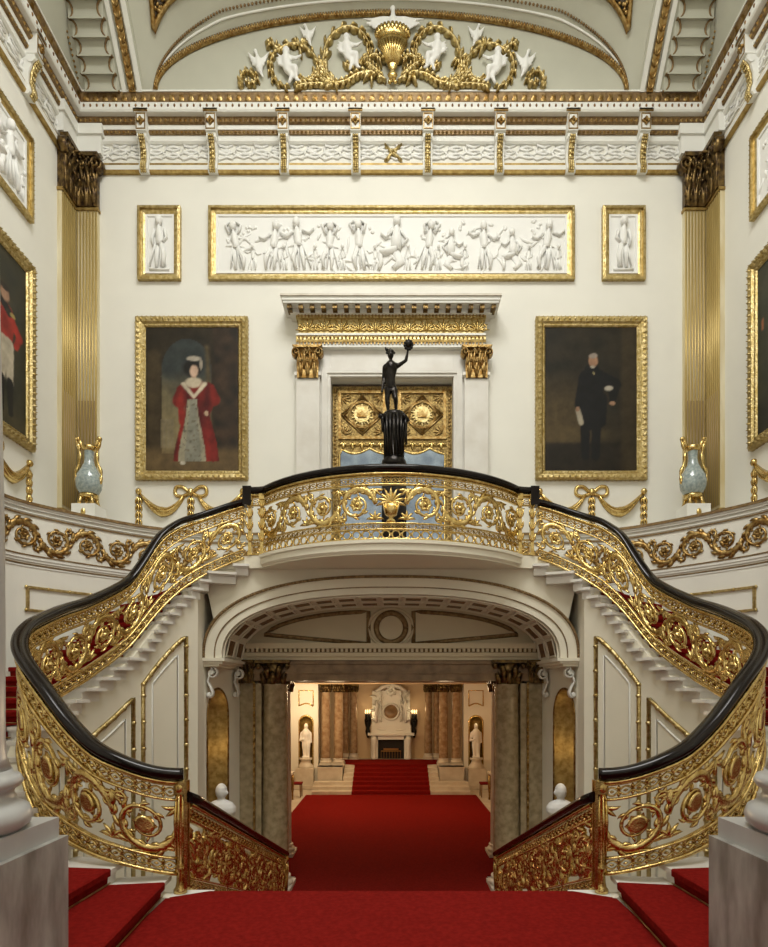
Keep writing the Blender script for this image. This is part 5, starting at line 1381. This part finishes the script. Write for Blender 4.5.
def lunette_ornament():
    Y = 10.70; k = Y/F
    P = lambda x, y, d=0: at(x, y, Y) + Vector((0, -.09-d, 0))
    S0 = plane((0, Y, 0), (1,0,0), (0,0,1))
    S = lambda x, y, w=0: S0(xat(x, Y), zat(y, Y), w)          # draws in picture-sized units on the lunette wall
    root = thing('lunette_ornament', 'gilt urn, acanthus scrolls, white cherubs and birds standing on the cornice below the lunette arch', 'ornament', P(392, 92))
    mx = lambda x, sg: 392 + sg*(392-x)*-1 if sg > 0 else x
    def crv(pts, n=5): return [(p.x, p.y) for p in catmull([(a, b, 0) for a, b in pts], n)]
    for sg in (-1, 1):
        X = lambda x: x if sg < 0 else 784 - x
        q = MB()
        def acanth(pts, W, T, every=2, L=7):
            c = crv([(X(a), b) for a, b in pts]); n = len(c)
            stroke(q, S, c, [w for w in taper(n, W)], T, n=7)
            for i in range(1, n-1, every):
                ta = math.atan2(c[i+1][1]-c[i-1][1], c[i+1][0]-c[i-1][0]); w = interp(W, i/(n-1))
                for e in (-1, 1): leaf(q, S, c[i][0], c[i][1], ta+e*.8, L*(.7+w/6), 1.5+.2*w, T*1.3, -e*1.0)
        acanth([(333,90),(325,76),(324,58),(330,41),(344,31),(358,33),(367,43),(370,54),(365,64)], [(0,2.2),(.3,2.4),(.6,1.6),(1,.8)], .09, 3, 9)
        acanth([(336,88),(324,72),(313,57),(301,48),(288,48),(279,54),(275,47),(271,47)], [(0,2.0),(.4,2.2),(.8,1.4),(1,1.0)], .09, 3, 8)
        acanth([(283,50),(273,59),(271,72),(276,84),(287,90)], [(0,1.4),(.5,1.7),(1,1)], .08, 3, 7)
        acanth([(386,84),(372,76),(358,78),(346,85),(332,87),(322,81),(317,74),(322,70)], [(0,1.6),(.4,2.3),(1,1.0)], .10, 2, 8)
        acanth([(334,90),(320,87),(306,88),(296,90)], [(0,1.8),(1,1.0)], .09, 2, 8)
        acanth([(242,91),(241,82),(245,75),(253,76),(257,83),(252,87),(248,84)], [(0,1.6),(1,.9)], .09, 3, 6)
        acanth([(382,80),(374,73),(367,66),(374,60),(381,65)], [(0,1.6),(1,.9)], .12, 2, 8)
        acanth([(343,66),(351,70),(360,67),(366,60)], [(0,1.2),(1,.8)], .09, 2, 7)
        acanth([(297,78),(304,84),(312,82),(316,76)], [(0,1.2),(1,.8)], .09, 2, 7)
        for a, b in ((334,84),(324,62),(300,50),(372,78)):
            for e in range(5): leaf(q, S, X(a), b, random.uniform(0,6.28), 11, 2.2, .13, random.uniform(-1,1))
        q.build('acanthus_scroll', GOLD_PALE, root)
        for nm, x, y, f in (('cherub', 347, 55, 1), ('cherub', 287, 68, 1)):
            q = MB(); cherub(q, lambda a, b, d=0: P(X(x+(a-x)*1.22), y+(b-y)*1.22, d), k*1.22, x, y, f)
            for e in range(3): q.capsule(P(X(x-3), y-4), P(X(x-9-e), y-9+e*4), 1.6*k, .7*k)
            q.build(nm, RELIEF, root, fuse=.018)
        for x, y, sc in ((308,38,.95),(259,66,1.15)):
            q = MB(); bird(q, lambda a, b, d=0: P(X(a), b, d-.04), k, x, y, -1, sc); q.build('bird', RELIEF, root, fuse=.018)
    q = MB(); c = P(392.5, 0)
    rz = lambda y: zat(y, Y)
    prof = [(0,rz(86)),(3.0*k,rz(86)),(5*k,rz(82)),(2.4*k,rz(78)),(4.5*k,rz(74)),(5.5*k,rz(71)),(7*k,rz(66)),(9*k,rz(60)),(13*k,rz(55)),(15*k,rz(51)),(13*k,rz(50)),(15*k,rz(46)),(18*k,rz(42)),(14*k,rz(41)),(0,rz(41))]
    q.lathe(prof, (c.x, Y-.12, 0), 24, sy=.6)
    for i in range(13):
        a = PI*(i+.5)/13; q.ell((c.x-16*k*math.cos(a), Y-.12-9*k*math.sin(a), rz(42)), (2.2*k,1.8*k,4*k), 7)
        q.tube([(c.x-4.5*k*math.cos(a), Y-.12-3*k*math.sin(a), rz(72)), (c.x-9*k*math.cos(a), Y-.12-5.6*k*math.sin(a), rz(60)), (c.x-13.4*k*math.cos(a), Y-.12-8*k*math.sin(a), rz(53))], [.8*k,1.5*k,1.9*k], 6)
    for i in range(5): q.ell(P(392.5+(i-2)*1.4, 84+abs(i-2)*1.5), 2.0*k, 6)
    q.build('urn', GOLD, root)
    q = MB(); q.capsule(P(393,38), P(393,27), 5*k, 4.2*k); q.capsule(P(393,27), P(393,18), 3.2*k, 2.2*k); q.ell(P(393,14.5), 2.8*k, 10); q.capsule(P(391,14.5), P(387.5,16), 1.1*k, .4*k)
    for sg in (-1, 1):
        for j in range(7): q.capsule(P(393+sg*4, 25+j*1.6), P(393+sg*(30-j*3.4), 27+j*2.1-(2 if j == 0 else 0)), 2.2*k, 1.0*k)
    q.build('eagle', RELIEF, root, fuse=.02)

def bust(x, y, z, sc, label, fac, mt=None):
    root = thing('marble_bust', label, 'bust', (x, y, z), 'white marble busts')
    q = MB(); k = sc
    q.ell((x, y, z+.52*k), (.10*k,.115*k,.135*k), 12); q.capsule((x, y, z+.42*k), (x, y, z+.32*k), .06*k, .075*k); q.ell((x, y, z+.22*k), (.25*k,.16*k,.17*k), 14)
    q.ell((x+fac*.10*k, y-.03*k, z+.50*k), (.03*k,.025*k,.04*k), 8)
    q.build('head_and_shoulders', mt or RELIEF, root, fuse=.014)
    MB().lathe([(0,0),(.13*k,0),(.13*k,.03*k),(.08*k,.06*k),(.07*k,.11*k),(.11*k,.14*k),(0,.14*k)], (x, y, z), 16).build('socle', RELIEF, root)
def console_scroll(s, y, nm, lab):
    X = lerp(2.90, 2.68, (y-9.3)/1.32); zi = zat(658, 9.3)-.13
    root = thing('scroll_console', lab, 'console', (s*X, y, zi-.5), 'scroll consoles of the arch')
    big = spiral_pts(X-.10, zi-.10, .022, .088, 1.25, PI, -1, 1, 22)
    small = spiral_pts(X-.055, zi-.44, .055, .018, 1.2, PI/2, 1, 1, 14)
    path = big + [(X-.03, zi-.23), (X-.075, zi-.32), (X-.105, zi-.40)] + small[3:]
    S = lambda u, v, w=0: Vector((s*u, y-w, v))
    q = MB(); stroke(q, S, path, [.018]*len(path), .07, n=8, two=True); q.build('scroll', WHITE, root)
    q = MB(); q.tube([Vector((s*(X-.10), y-.075, zi-.10)), Vector((s*(X-.10), y+.07, zi-.10))], .026, 12); q.tube([Vector((s*(X-.055), y-.075, zi-.44)), Vector((s*(X-.055), y+.07, zi-.44))], .022, 12); q.build('scroll_eye', WHITE, root)
def column(x, y, z0, z1, r, capm, shaftm, label, group, cap_h=.42, base=True):
    root = thing('marble_column', label, 'column', (x, y, z0), group)
    MB().lathe([(0,z0+.24),(r*1.02,z0+.24),(r,z0+.3),(r*.99,z0+1.3),(r*.90,z1-cap_h-.04),(r*.97,z1-cap_h-.02),(r*.97,z1-cap_h),(0,z1-cap_h)], (x, y, 0), 28).build('shaft', shaftm, root)
    q = MB(); q.box((x-r*1.35, y-r*1.35, z0), (x+r*1.35, y+r*1.35, z0+.08)); q.lathe([(0,z0+.08),(r*1.3,z0+.08),(r*1.36,z0+.12),(r*1.3,z0+.155),(r*1.1,z0+.17),(r*1.08,z0+.19),(r*1.18,z0+.205),(r*1.18,z0+.23),(r*1.04,z0+.245),(0,z0+.245)], (x, y, 0), 28); q.build('base', STONE, root)
    q = MB(); za = z1-cap_h; q.lathe([(0,za),(r*.95,za),(r*1.0,za+cap_h*.5),(r*1.25,za+cap_h*.86),(0,za+cap_h*.86)], (x, y, 0), 20)
    for row, (zz, hh, n, rr, ph) in enumerate(((0,.45,8,.98,0),(.25,.5,8,1.05,.39))):
        for k in range(n):
            a = 2*PI*k/n + ph; c, s_ = math.cos(a), math.sin(a)
            q.tube([(x+r*rr*c, y+r*rr*s_, za+zz*cap_h), (x+r*(rr+.08)*c, y+r*(rr+.08)*s_, za+(zz+hh*.6)*cap_h), (x+r*(rr+.3)*c, y+r*(rr+.3)*s_, za+(zz+hh)*cap_h), (x+r*(rr+.36)*c, y+r*(rr+.36)*s_, za+(zz+hh*.82)*cap_h)], [r*.22,r*.26,r*.18,r*.08], 6)
    for k in range(4):
        a = PI/4+k*PI/2; c, s_ = math.cos(a), math.sin(a); q.ell((x+r*1.5*c, y+r*1.5*s_, z1-cap_h*.24), (r*.22,r*.22,r*.26), 8)
    q.box((x-r*1.3, y-r*1.3, z1-cap_h*.13), (x+r*1.3, y+r*1.3, z1)); q.build('capital', capm, root)
def lower_hall():
    GR = 'brown marble columns of the lower hall'
    for s in (-1, 1):
        nm = 'left' if s < 0 else 'right'
        column(s*2.08, 10.80, ZH, 2.27, .235, CAPDARK, COLUMN, f'stout brown marble column at the {nm} of the arch, in front of the hall', 'stout columns under the arch', .42)
        column(s*2.38, 13.0, ZH, 2.1, .22, CAPDARK, STONE, f'paler column half hidden behind the stout column on the {nm}', 'paler columns behind the arch', .4)
        q = MB(); q.box((s*2.30, 10.64, ZH), (s*2.8, 10.95, 1.86)); struct(q, 'pillar_1' if s < 0 else 'pillar_2', COLUMN, f'flat brown marble pilaster behind the {nm} jamb of the arch', 'pilaster')
        q = MB(); S = plane((0, 10.60, 0), (1,0,0), (0,0,1)); u0, u1 = (s*2.43, s*2.79) if s > 0 else (-2.79, -2.43); capital_leaves(q, S, u0, u1, 1.86, 2.27, .07); tag(q.build('pilaster_capital', CAPDARK), f'dark leafy capital on the flat pilaster at the {nm} of the arch', 'capital', 'dark pilaster capitals')
        q = MB(); q.box((s*2.42-.02, 10.60, ZH+.2), (s*2.42+.02, 10.64, 1.86))
        for k in range(28): q.ell((s*2.42, 10.60, ZH+.3+k*.125), (.022,.03,.04), 6)
        struct(q, 'trim_80' if s < 0 else 'trim_81', GOLD_DARK, f'narrow beaded gilt strip between pilaster and column on the {nm}', 'moulding')
        for y in (9.38, 10.34): console_scroll(s, y, nm, f'white scroll console on the {nm} jamb, ' + ('at the front edge of the arch' if y < 10 else 'at the back edge of the arch'))
        bust(s*2.80, 9.90, -.75+.30, 1.0, f'white marble bust in the gilded niche on the {nm} of the arch', -s)
        tag(MB().lathe([(0,-.75),(.2,-.75),(.2,-.70),(.13,-.66),(.12,-.52),(.18,-.47),(.18,-.45),(0,-.45)], (s*2.80, 9.90, 0), 16).build('bust_pedestal', STONE), f'round stone pedestal under the bust in the {nm} niche', 'pedestal', 'niche pedestals')
    # hall shell
    Yw = 24.2
    struct(MB().box((-4.0, Yw, ZH), (4.0, Yw+.3, 2.6)), 'wall_hall_end', HALL, 'warm plaster end wall of the lower hall behind the chimneypiece')
    for s in (-1, 1):
        nm = 'left' if s < 0 else 'right'
        struct(MB().box((s*3.75, 10.9, ZH), (s*4.05, Yw, 2.6)), f'wall_{nm}_hall', HALL, f'warm plaster side wall of the lower hall on the {nm}')
        struct(MB().box((s*2.8, 10.62, ZH), (s*4.0, 10.95, 2.6)), f'wall_{nm}_return', HALL, f'short wall joining the arch to the hall on the {nm}')
    struct(MB().box((-4.05, 10.9, 2.27), (4.05, Yw+.3, 2.62)), 'ceiling.010', HALL, 'low plain ceiling of the lower hall', 'ceiling')
    q = MB(); q.box((-3.9, 13.2, 1.90), (3.9, 13.6, 2.3)); q.box((-3.9, 21.5, 1.96), (3.9, 21.9, 2.3)); q.box((-3.9, 13.15, 2.1), (3.9, 13.2, 2.2))
    struct(q, 'trim_82', HALL, 'pale cross beams under the lower hall ceiling', 'beam')
    b = MB().prism([(-1.83,9.72),(1.83,9.72),(1.83,11.5),(2.88,11.5),(2.88,20.32),(-2.88,20.32),(-2.88,11.5),(-1.83,11.5)], lambda u, v, w: Vector((u, v, w)), ZH-.014, ZH+.012)
    tag(b.build('hall_carpet', CARPET), 'broad red carpet covering the floor of the lower hall', 'carpet')
    b = MB(); 
    for s in (-1, 1): b.prism([(s*2.80,11.5),(s*2.88,11.5),(s*2.88,20.32),(s*2.80,20.32)], lambda u, v, w: Vector((u, v, w)), ZH+.012, ZH+.018)
    # far steps
    root = thing('hall_steps', 'pale stone steps rising to the chimneypiece at the far end of the hall', 'steps', (0, 21, ZH))
    n = 7; r = .81/n; YS = 20.34
    for i in range(n):
        W_ = 2.7 if i < 3 else 1.70
        MB().box((-W_, YS+i*.29, ZH), (W_, YS+i*.29+(.32 if i < n-1 else .72), ZH+(i+1)*r)).build('step', STONE, root)
    MB().box((-2.62, 22.78, ZH), (2.62, Yw, ZH+.81)).build('landing_slab', STONE, root)
    ZL = ZH+.81
    car = MB(); rows = []
    for i in range(n):
        y = YS+i*.29-.012; z0, z1 = ZH+i*r+.013, ZH+(i+1)*r+.013
        rows += [[Vector((x, y, z0)) for x in (-1.34, 1.34)], [Vector((x, y, z1)) for x in (-1.34, 1.34)], [Vector((x, y+.29, z1)) for x in (-1.34, 1.34)]]
    car.grid(rows, sm=False); car.prism([(-1.34,22.05),(-1.86,22.3),(-1.86,23.7),(1.86,23.7),(1.86,22.3),(1.34,22.05)], lambda u, v, w: Vector((u, v, w)), ZL, ZL+.016)
    tag(car.build('step_carpet', CARPET), 'red carpet laid up the far steps and along the upper landing', 'carpet', 'red stair carpets')
    for s in (-1, 1):
        nm = 'left' if s < 0 else 'right'
        tag(MB().box((s*1.74, 21.45, ZH), (s*2.62, 22.75, ZL+.0)).box((s*1.72, 21.43, ZL-.06), (s*2.64, 22.77, ZL+.0)).build('column_block', STONE), f'pale stone block carrying the pair of columns at the {nm} of the far steps', 'block', 'stone blocks by the far steps')
        for x, lab in ((2.40, 'outer'), (1.93, 'inner')):
            column(s*x, 22.1, ZL, 1.96, .17, CAPDARK, COLUMN_RED, f'{lab} slender column of the pair on the {nm} stone block', 'slender columns of the far hall', .3)
        for x, lab in ((1.48, 'next to the sconce'), (1.84, 'behind the pair on the block')):
            column(s*x, 23.8, ZL, 1.96, .15, CAPDARK, COLUMN_RED, f'slender column against the end wall on the {nm}, {lab}', 'slender columns of the far hall', .3)
        # pier with a gilt niche
        x0, x1 = 2.66, 3.55; xc = 3.10; r_ = .25; zs = .55; Yp = 21.9
        q = MB(); q.box((s*x0, Yp, ZH), (s*(xc-r_), Yp+.5, 2.3)); q.box((s*(xc+r_), Yp, ZH), (s*(x1+.2), Yp+.5, 2.3)); q.box((s*(xc-r_), Yp, ZH), (s*(xc+r_), Yp+.5, -1.1))
        rg = []
        for k in range(17):
            a = PI*(1-k/16); X_, Z_ = xc + r_*math.cos(a), zs + r_*math.sin(a)
            rg.append([Vector((s*X_, Yp, Z_)), Vector((s*X_, Yp, 2.3)), Vector((s*X_, Yp+.5, 2.3)), Vector((s*X_, Yp+.5, Z_))])
        q.sweep(rg, sm=False); struct(q, f'wall_{nm}_pier', PLASTER, f'pale pier with an arched niche at the {nm} of the far steps')
        q = MB(); rows = []
        for z in [-1.1 + (zs+1.1)*k/6 for k in range(7)]: rows.append([Vector((s*(xc - r_*math.cos(PI*j/12)), Yp + r_*1.3*math.sin(PI*j/12), z)) for j in range(13)])
        for k in range(1, 7): e = PI/2*k/6; rows.append([Vector((s*(xc - r_*math.cos(PI*j/12)*math.cos(e)), Yp + r_*1.3*math.sin(PI*j/12)*math.cos(e), zs + r_*math.sin(e))) for j in range(13)])
        q.grid(rows); struct(q, 'trim_83' if s < 0 else 'trim_84', GOLD_MATT, f'gilt lining of the statue niche at the {nm} of the far steps', 'niche')
        q = MB(); S = lambda u, v, w=0, s=s: Vector((s*u, Yp-w, v))
        P = [(xc-r_, -1.1), (xc-r_, zs)] + [(xc - r_*math.cos(PI*k/14), zs + r_*math.sin(PI*k/14)) for k in range(1, 14)] + [(xc+r_, zs), (xc+r_, -1.1)]; stroke(q, S, P, .03, .03, n=5)
        P = [(xc-.26,1.15),(xc-.26,1.72),(xc+.26,1.72),(xc+.26,1.15)]; P = P + [(xc+.26-.52*k/8, 1.15+.10*math.sin(PI*k/8)) for k in range(1, 9)]; stroke(q, S, P, .025, .03, n=5)
        struct(q, 'trim_85' if s < 0 else 'trim_86', GOLD, f'gilt frame lines on the {nm} pier of the far hall', 'moulding')
        # statue on a pedestal in the niche
        z = -.72; k = 1.12; yy = Yp-.02; x = s*xc
        root = thing('marble_statue', f'white marble standing figure in the gilt niche at the {nm} of the far steps', 'statue', (x, yy, z), 'niche statues')
        q = MB(); q.ell((x, yy, z+1.02*k), (.075*k,.08*k,.10*k), 10); q.capsule((x, yy, z+.92*k), (x, yy, z+.86*k), .04*k, .05*k); q.capsule((x, yy, z+.82*k), (x+.02*s, yy, z+.55*k), .13*k, .11*k)
        q.capsule((x-.05, yy, z+.5*k), (x-.06, yy, z+.03), .09*k, .05*k); q.capsule((x+.05, yy, z+.5*k), (x+.09, yy-.03, z+.03), .09*k, .05*k)
        q.capsule((x-.14*k, yy, z+.8*k), (x-.19*k, yy-.02, z+.55*k), .045*k, .035*k); q.capsule((x-.19*k, yy-.02, z+.55*k), (x-.08*k, yy-.12, z+.6*k), .035*k, .03*k); q.capsule((x+.14*k, yy, z+.8*k), (x+.17*k, yy, z+.5*k), .045*k, .035*k)
        q.box((x-.13, yy-.12, z), (x+.13, yy+.12, z+.05)); q.build('figure', RELIEF, root, fuse=.02)
        q = MB(); q.lathe([(0,z-.0),(.24,z),(.24,z-.05),(.17,z-.10),(.2,z-.2),(.28,z-.30),(.28,z-.38)], (x, yy-.08, 0), 18); q.box((x-.32, yy-.4, ZH), (x+.32, yy+.2, z-.36)); q.box((x-.36, yy-.44, ZH), (x+.36, yy+.2, ZH+.15))
        tag(q.build('statue_pedestal', STONE), f'white stone pedestal under the statue in the {nm} niche', 'pedestal', 'statue pedestals')
        # side table with a blue vase, and a chair
        x = s*3.42; yy = 19.0
        root = thing('side_table', f'marble-topped gilt side table against the {nm} hall wall', 'table', (x, yy, ZH), 'side tables'); MB().box((x-.28, yy-.6, ZH+.86), (x+.28, yy+.6, ZH+.92)).build('table_top', STONE, root)
        for ax, ay in ((-.22,-.5),(.22,-.5),(-.22,.5),(.22,.5)): MB().lathe([(0,ZH),(.035,ZH),(.03,ZH+.1),(.05,ZH+.5),(.045,ZH+.86),(0,ZH+.86)], (x+ax, yy+ay, 0), 10).build('leg', GOLD_DARK, root)
        tag(MB().lathe([(0,ZH+.92),(.07,ZH+.92),(.12,ZH+1.05),(.13,ZH+1.15),(.06,ZH+1.28),(.08,ZH+1.33),(0,ZH+1.33)], (x, yy-.25, 0), 16).build('blue_vase', BLUE), f'dark blue vase on the side table at the {nm} of the hall', 'vase', 'blue vases')
        x = s*3.2; yy = 20.05
        root = thing('hall_chair', f'dark armless hall chair by the far steps on the {nm}', 'chair', (x, yy, ZH), 'hall chairs'); wood = BEAM
        MB().box((x-.23, yy-.2, ZH+.42), (x+.23, yy+.2, ZH+.47)).build('seat', CARPET_EDGE, root)
        MB().tube([(x+s*.22, yy-.19, ZH+.45), (x+s*.25, yy-.19, ZH+.95), (x+s*.26, yy+.19, ZH+.95), (x+s*.22, yy+.19, ZH+.45)], .025, 8).build('backrest', wood, root)
        for ax, ay in ((-.2,-.17),(.2,-.17),(-.2,.17),(.2,.17)): MB().tube([(x+ax, yy+ay, ZH+.0), (x+ax*.95, yy+ay, ZH+.43)], [.018,.026], 8).build('leg', wood, root)
        # sconce
        x = s*.93; z = .42
        root = thing('wall_sconce', f'dark bronze wall sconce with candle lamps on the {nm} of the chimneypiece', 'sconce', (x, Yw, z), 'wall sconces')
        q = MB(); q.lathe([(0,-.62),(.03,-.6),(.06,-.5),(.10,-.35),(.07,-.2),(.12,-.05),(.14,.12),(.09,.25),(.11,.32),(0,.35)], (x, Yw-.08, z), 12, sy=.6)
        for a in (-.07, 0, .07): q.tube([(x, Yw-.1, z+.05), (x+a*1.2, Yw-.26, z+.1), (x+a*1.2, Yw-.28, z+.36)], [.03,.022,.03], 6)
        q.build('bracket', IRON, root)
        for a in (-.07, 0, .07): MB().ell((x+a*1.2, Yw-.28, z+.46), (.03,.03,.09), 8).build('candle_lamp', FLAME, root)
    # chimneypiece
    root = thing('chimneypiece', 'tall carved white chimneypiece with a round medallion at the end of the hall', 'fireplace', (0, Yw, ZL))
    q = MB(); Yf = 23.8
    for s in (-1, 1): q.box((s*.52, Yf, ZL), (s*.80, Yw, ZL+.95)); q.lathe([(0,ZL),(.12,ZL),(.12,ZL+.1),(.08,ZL+.15),(.09,ZL+.5),(.13,ZL+.8),(.09,ZL+.92),(0,ZL+.92)], (s*.68, Yf-.05, 0), 12)
    q.box((-.80, Yf, ZL+.78), (.80, Yw, ZL+.95)); q.box((-.92, Yf-.14, ZL+.95), (.92, Yw, ZL+1.04)); q.build('mantel', WHITE, root)
    q = MB(); q.box((-.52, Yf+.25, ZL), (.52, Yw, ZL+.78)); q.build('fire_opening', HEARTH, root)
    q = MB(); q.box((-.4, Yf+.06, ZL+.30), (.4, Yf+.09, ZL+.34)); 
    for i in range(8): q.box((-.40+i*.11, Yf+.06, ZL+.02), (-.385+i*.11, Yf+.08, ZL+.32))
    q.box((-.3, Yf+.15, ZL+.35), (.3, Yf+.2, ZL+.42)); q.build('fire_grate', FENDER, root)
    S = plane((0, Yf+.05, 0), (1,0,0), (0,0,1))
    q = MB(); zb_ = ZL+1.04; q.box((-.75, Yf+.05, zb_), (.75, Yw, 1.72)); q.box((-.78, Yf, zb_), (.78, Yw, zb_+.32))
    for s in (-1, 1):
        for j in range(6): leaf(q, S, s*random.uniform(.5,.62), zb_+.4+j*.2, PI/2+s*random.uniform(-1,1), .30, .06, .24, -s*1.2); leaf(q, S, s*.36, zb_+.45+j*.2, PI/2-s*.5, .24, .05, .2, s*.9)
        stroke(q, S, [(s*.58, zb_+.45), (s*.6, zb_+.8), (s*.54, zb_+1.1), (s*.6, zb_+1.3)], [.07,.09,.08,.05], .26, n=7)
        leaf(q, S, s*.15, zb_+.12, 0 if s > 0 else PI, .5, .07, .1, s*.5); stroke(q, S, [(0, 1.95), (s*.35, 1.85), (s*.62, 1.68)], [.08,.09,.05], .16, n=6)
    rosette(q, S, 0, 1.72, .2, .2, 8); q.build('overmantel', WHITE, root)
    q = MB(); zc = zb_+.85; P = [(.31*math.cos(2*PI*k/28), zc+.31*math.sin(2*PI*k/28)) for k in range(29)]; stroke(q, S, P, .05, .16, n=6); q.build('medallion_ring', WHITE, root)
    q = MB(); q.lathe([(0,0),(.30,0),(.27,.03),(0,.05)], (0,0,0), 24); M = Matrix.Translation((0, Yf+.03, zc)) @ Matrix.Rotation(PI/2, 4, 'X'); q.xform(M); q.build('medallion', BEAM, root)
def near_columns():
    for s in (-1, 1):
        nm = 'left' if s < 0 else 'right'
        xi = 1.99 if s < 0 else 1.96; zc = .846; xc = s*(xi+.44); yc = 3.24
        b = MB(); b.box((s*xi, 2.78, -.02), (s*(xi+.95), 3.70, zc)); o = tag(b.build('column_plinth', MARBLE_BLOCK), f'veined grey marble plinth under the near {nm} column beside the landing carpet', 'plinth', 'near column plinths')
        b = MB(); b.box((s*(xi+.035), 2.81, zc), (s*(xi+.915), 3.66, zc+.12)); b.build('plinth_cap', MARBLE, o)
        root = thing('foreground_column', f'smooth grey-white marble column with a rounded base at the near {nm}', 'column', (xc, yc, zc+.12), 'near marble columns')
        r, z = .295, zc+.12
        pr = [(0,z),(r*1.30,z),(r*1.42,z+.03),(r*1.45,z+.075),(r*1.40,z+.12),(r*1.26,z+.145),(r*1.2,z+.16),(r*1.14,z+.20),(r*1.16,z+.225),(r*1.24,z+.235),(r*1.3,z+.265),(r*1.24,z+.30),(r*1.12,z+.31),(r*1.12,z+.33),(0,z+.33)]
        MB().lathe(pr, (xc, yc, 0), 48).build('base', MARBLE, root)
        MB().lathe([(0,z+.33),(r*1.10,z+.33),(r*1.02,z+.40),(r*1.0,z+.5),(r*.99,z+1.6),(r*.89,z+3.3),(r*.80,z+5.0),(0,z+5.0)], (xc, yc, 0), 48).build('shaft', MARBLE, root)
        q = MB().lathe([(0,z+5.0),(r*.9,z+5.0),(r*.95,z+5.2),(r*1.3,z+5.5),(0,z+5.5)], (xc, yc, 0), 24); q.box((xc-.42, yc-.42, z+5.5), (xc+.42, yc+.42, z+5.6)); q.build('capital', GOLD_PALE, root)
    b = MB(); zt = .966+5.6
    for s in (-1, 1): b.box((s*1.9, 2.85, zt), (s*5.82, 3.65, zt+.55))
    b.box((-2.0, YR, zt+.0), (-1.9, 2.85, zt+.5)) if False else None
    struct(b, 'trim_90', WHITE, 'white entablature carried over the near columns', 'beam')
# ================================================================== LIGHT, CAMERA, BUILD
def area(name, loc, target, size, power, col, sy=None):
    l = bpy.data.lights.new(name, 'AREA'); l.energy = power; l.color = col; l.size = size
    if sy: l.shape = 'RECTANGLE'; l.size_y = sy
    o = bpy.data.objects.new(name, l); C.objects.link(o); o.location = loc
    o.rotation_euler = (Vector(target)-Vector(loc)).to_track_quat('-Z', 'Y').to_euler(); return o
def point(name, loc, power, col, r=.12):
    l = bpy.data.lights.new(name, 'POINT'); l.energy = power; l.color = col; l.shadow_soft_size = r
    o = bpy.data.objects.new(name, l); C.objects.link(o); o.location = loc; return o
def lights():
    area('roof_light', (0, 3.1, 15.2), (0, 3.1, 0), 5.6, ROOF_W, (1, .995, .96), 5.6)
    area('rear_fill_light', (0, YR+.15, 6.5), (0, 8, 4.2), 7.0, REAR_W, (1, .975, .94), 4.5)  # added fill from behind the viewer; the rear wall has no window
    for s in (-1, 1): point('hall_fill_light', (s*1.6, 17.5, 1.5), HALL_W*(1.25 if s < 0 else .7), (1, .74, .44), .25)  # unseen warm fill added for the lower hall, no chandelier hangs here
    point('hall_end_light', (-2.9, 20.4, 1.3), 70, (1, .82, .54), .15)
    point('hall_end_light', (-.6, 21.2, 1.2), 40, (1, .74, .42), .2)
    for s in (-1, 1): point('niche_lamp', (s*2.98, 9.78, .75), 3, (1, .72, .40), .05); point('sconce_glow', (s*.93, 23.75, .9), 4, (1, .75, .42), .08)
    for s in (-1, 1): point('niche_lamp', (s*3.1, 21.75, .62), .6, (1, .75, .36), .04)
    w = bpy.data.worlds.new('world'); bpy.context.scene.world = w; w.use_nodes = True
    w.node_tree.nodes['Background'].inputs[0].default_value = (.8,.83,.9,1); w.node_tree.nodes['Background'].inputs[1].default_value = .3
def camera():
    c = bpy.data.cameras.new('camera'); o = bpy.data.objects.new('camera', c); C.objects.link(o)
    o.location = (0, 0, ZC); o.rotation_euler = (PI/2, 0, 0)
    c.sensor_fit = 'HORIZONTAL'; c.sensor_width = 36; c.lens = F/768*36
    k = 947 if False else 768
    c.shift_x = (384-CX)/k; c.shift_y = (CY-473.5)/k
    c.clip_start = .05; c.clip_end = 100
    bpy.context.scene.camera = o
SKY, ROOF_W, REAR_W, HALL_W = 2.0, 1090, 60, 110
room(); cornice(); vault(); stairs(); balustrades(); upper(); statue(); lunette_ornament(); lower_hall(); near_columns(); lights(); camera()
vs = bpy.context.scene.view_settings
bpy.context.scene.display_settings.display_device = 'sRGB'
vs.view_transform = 'Standard'; vs.look = 'None'; vs.exposure = 0.0; vs.gamma = 1.0; vs.use_curve_mapping = False
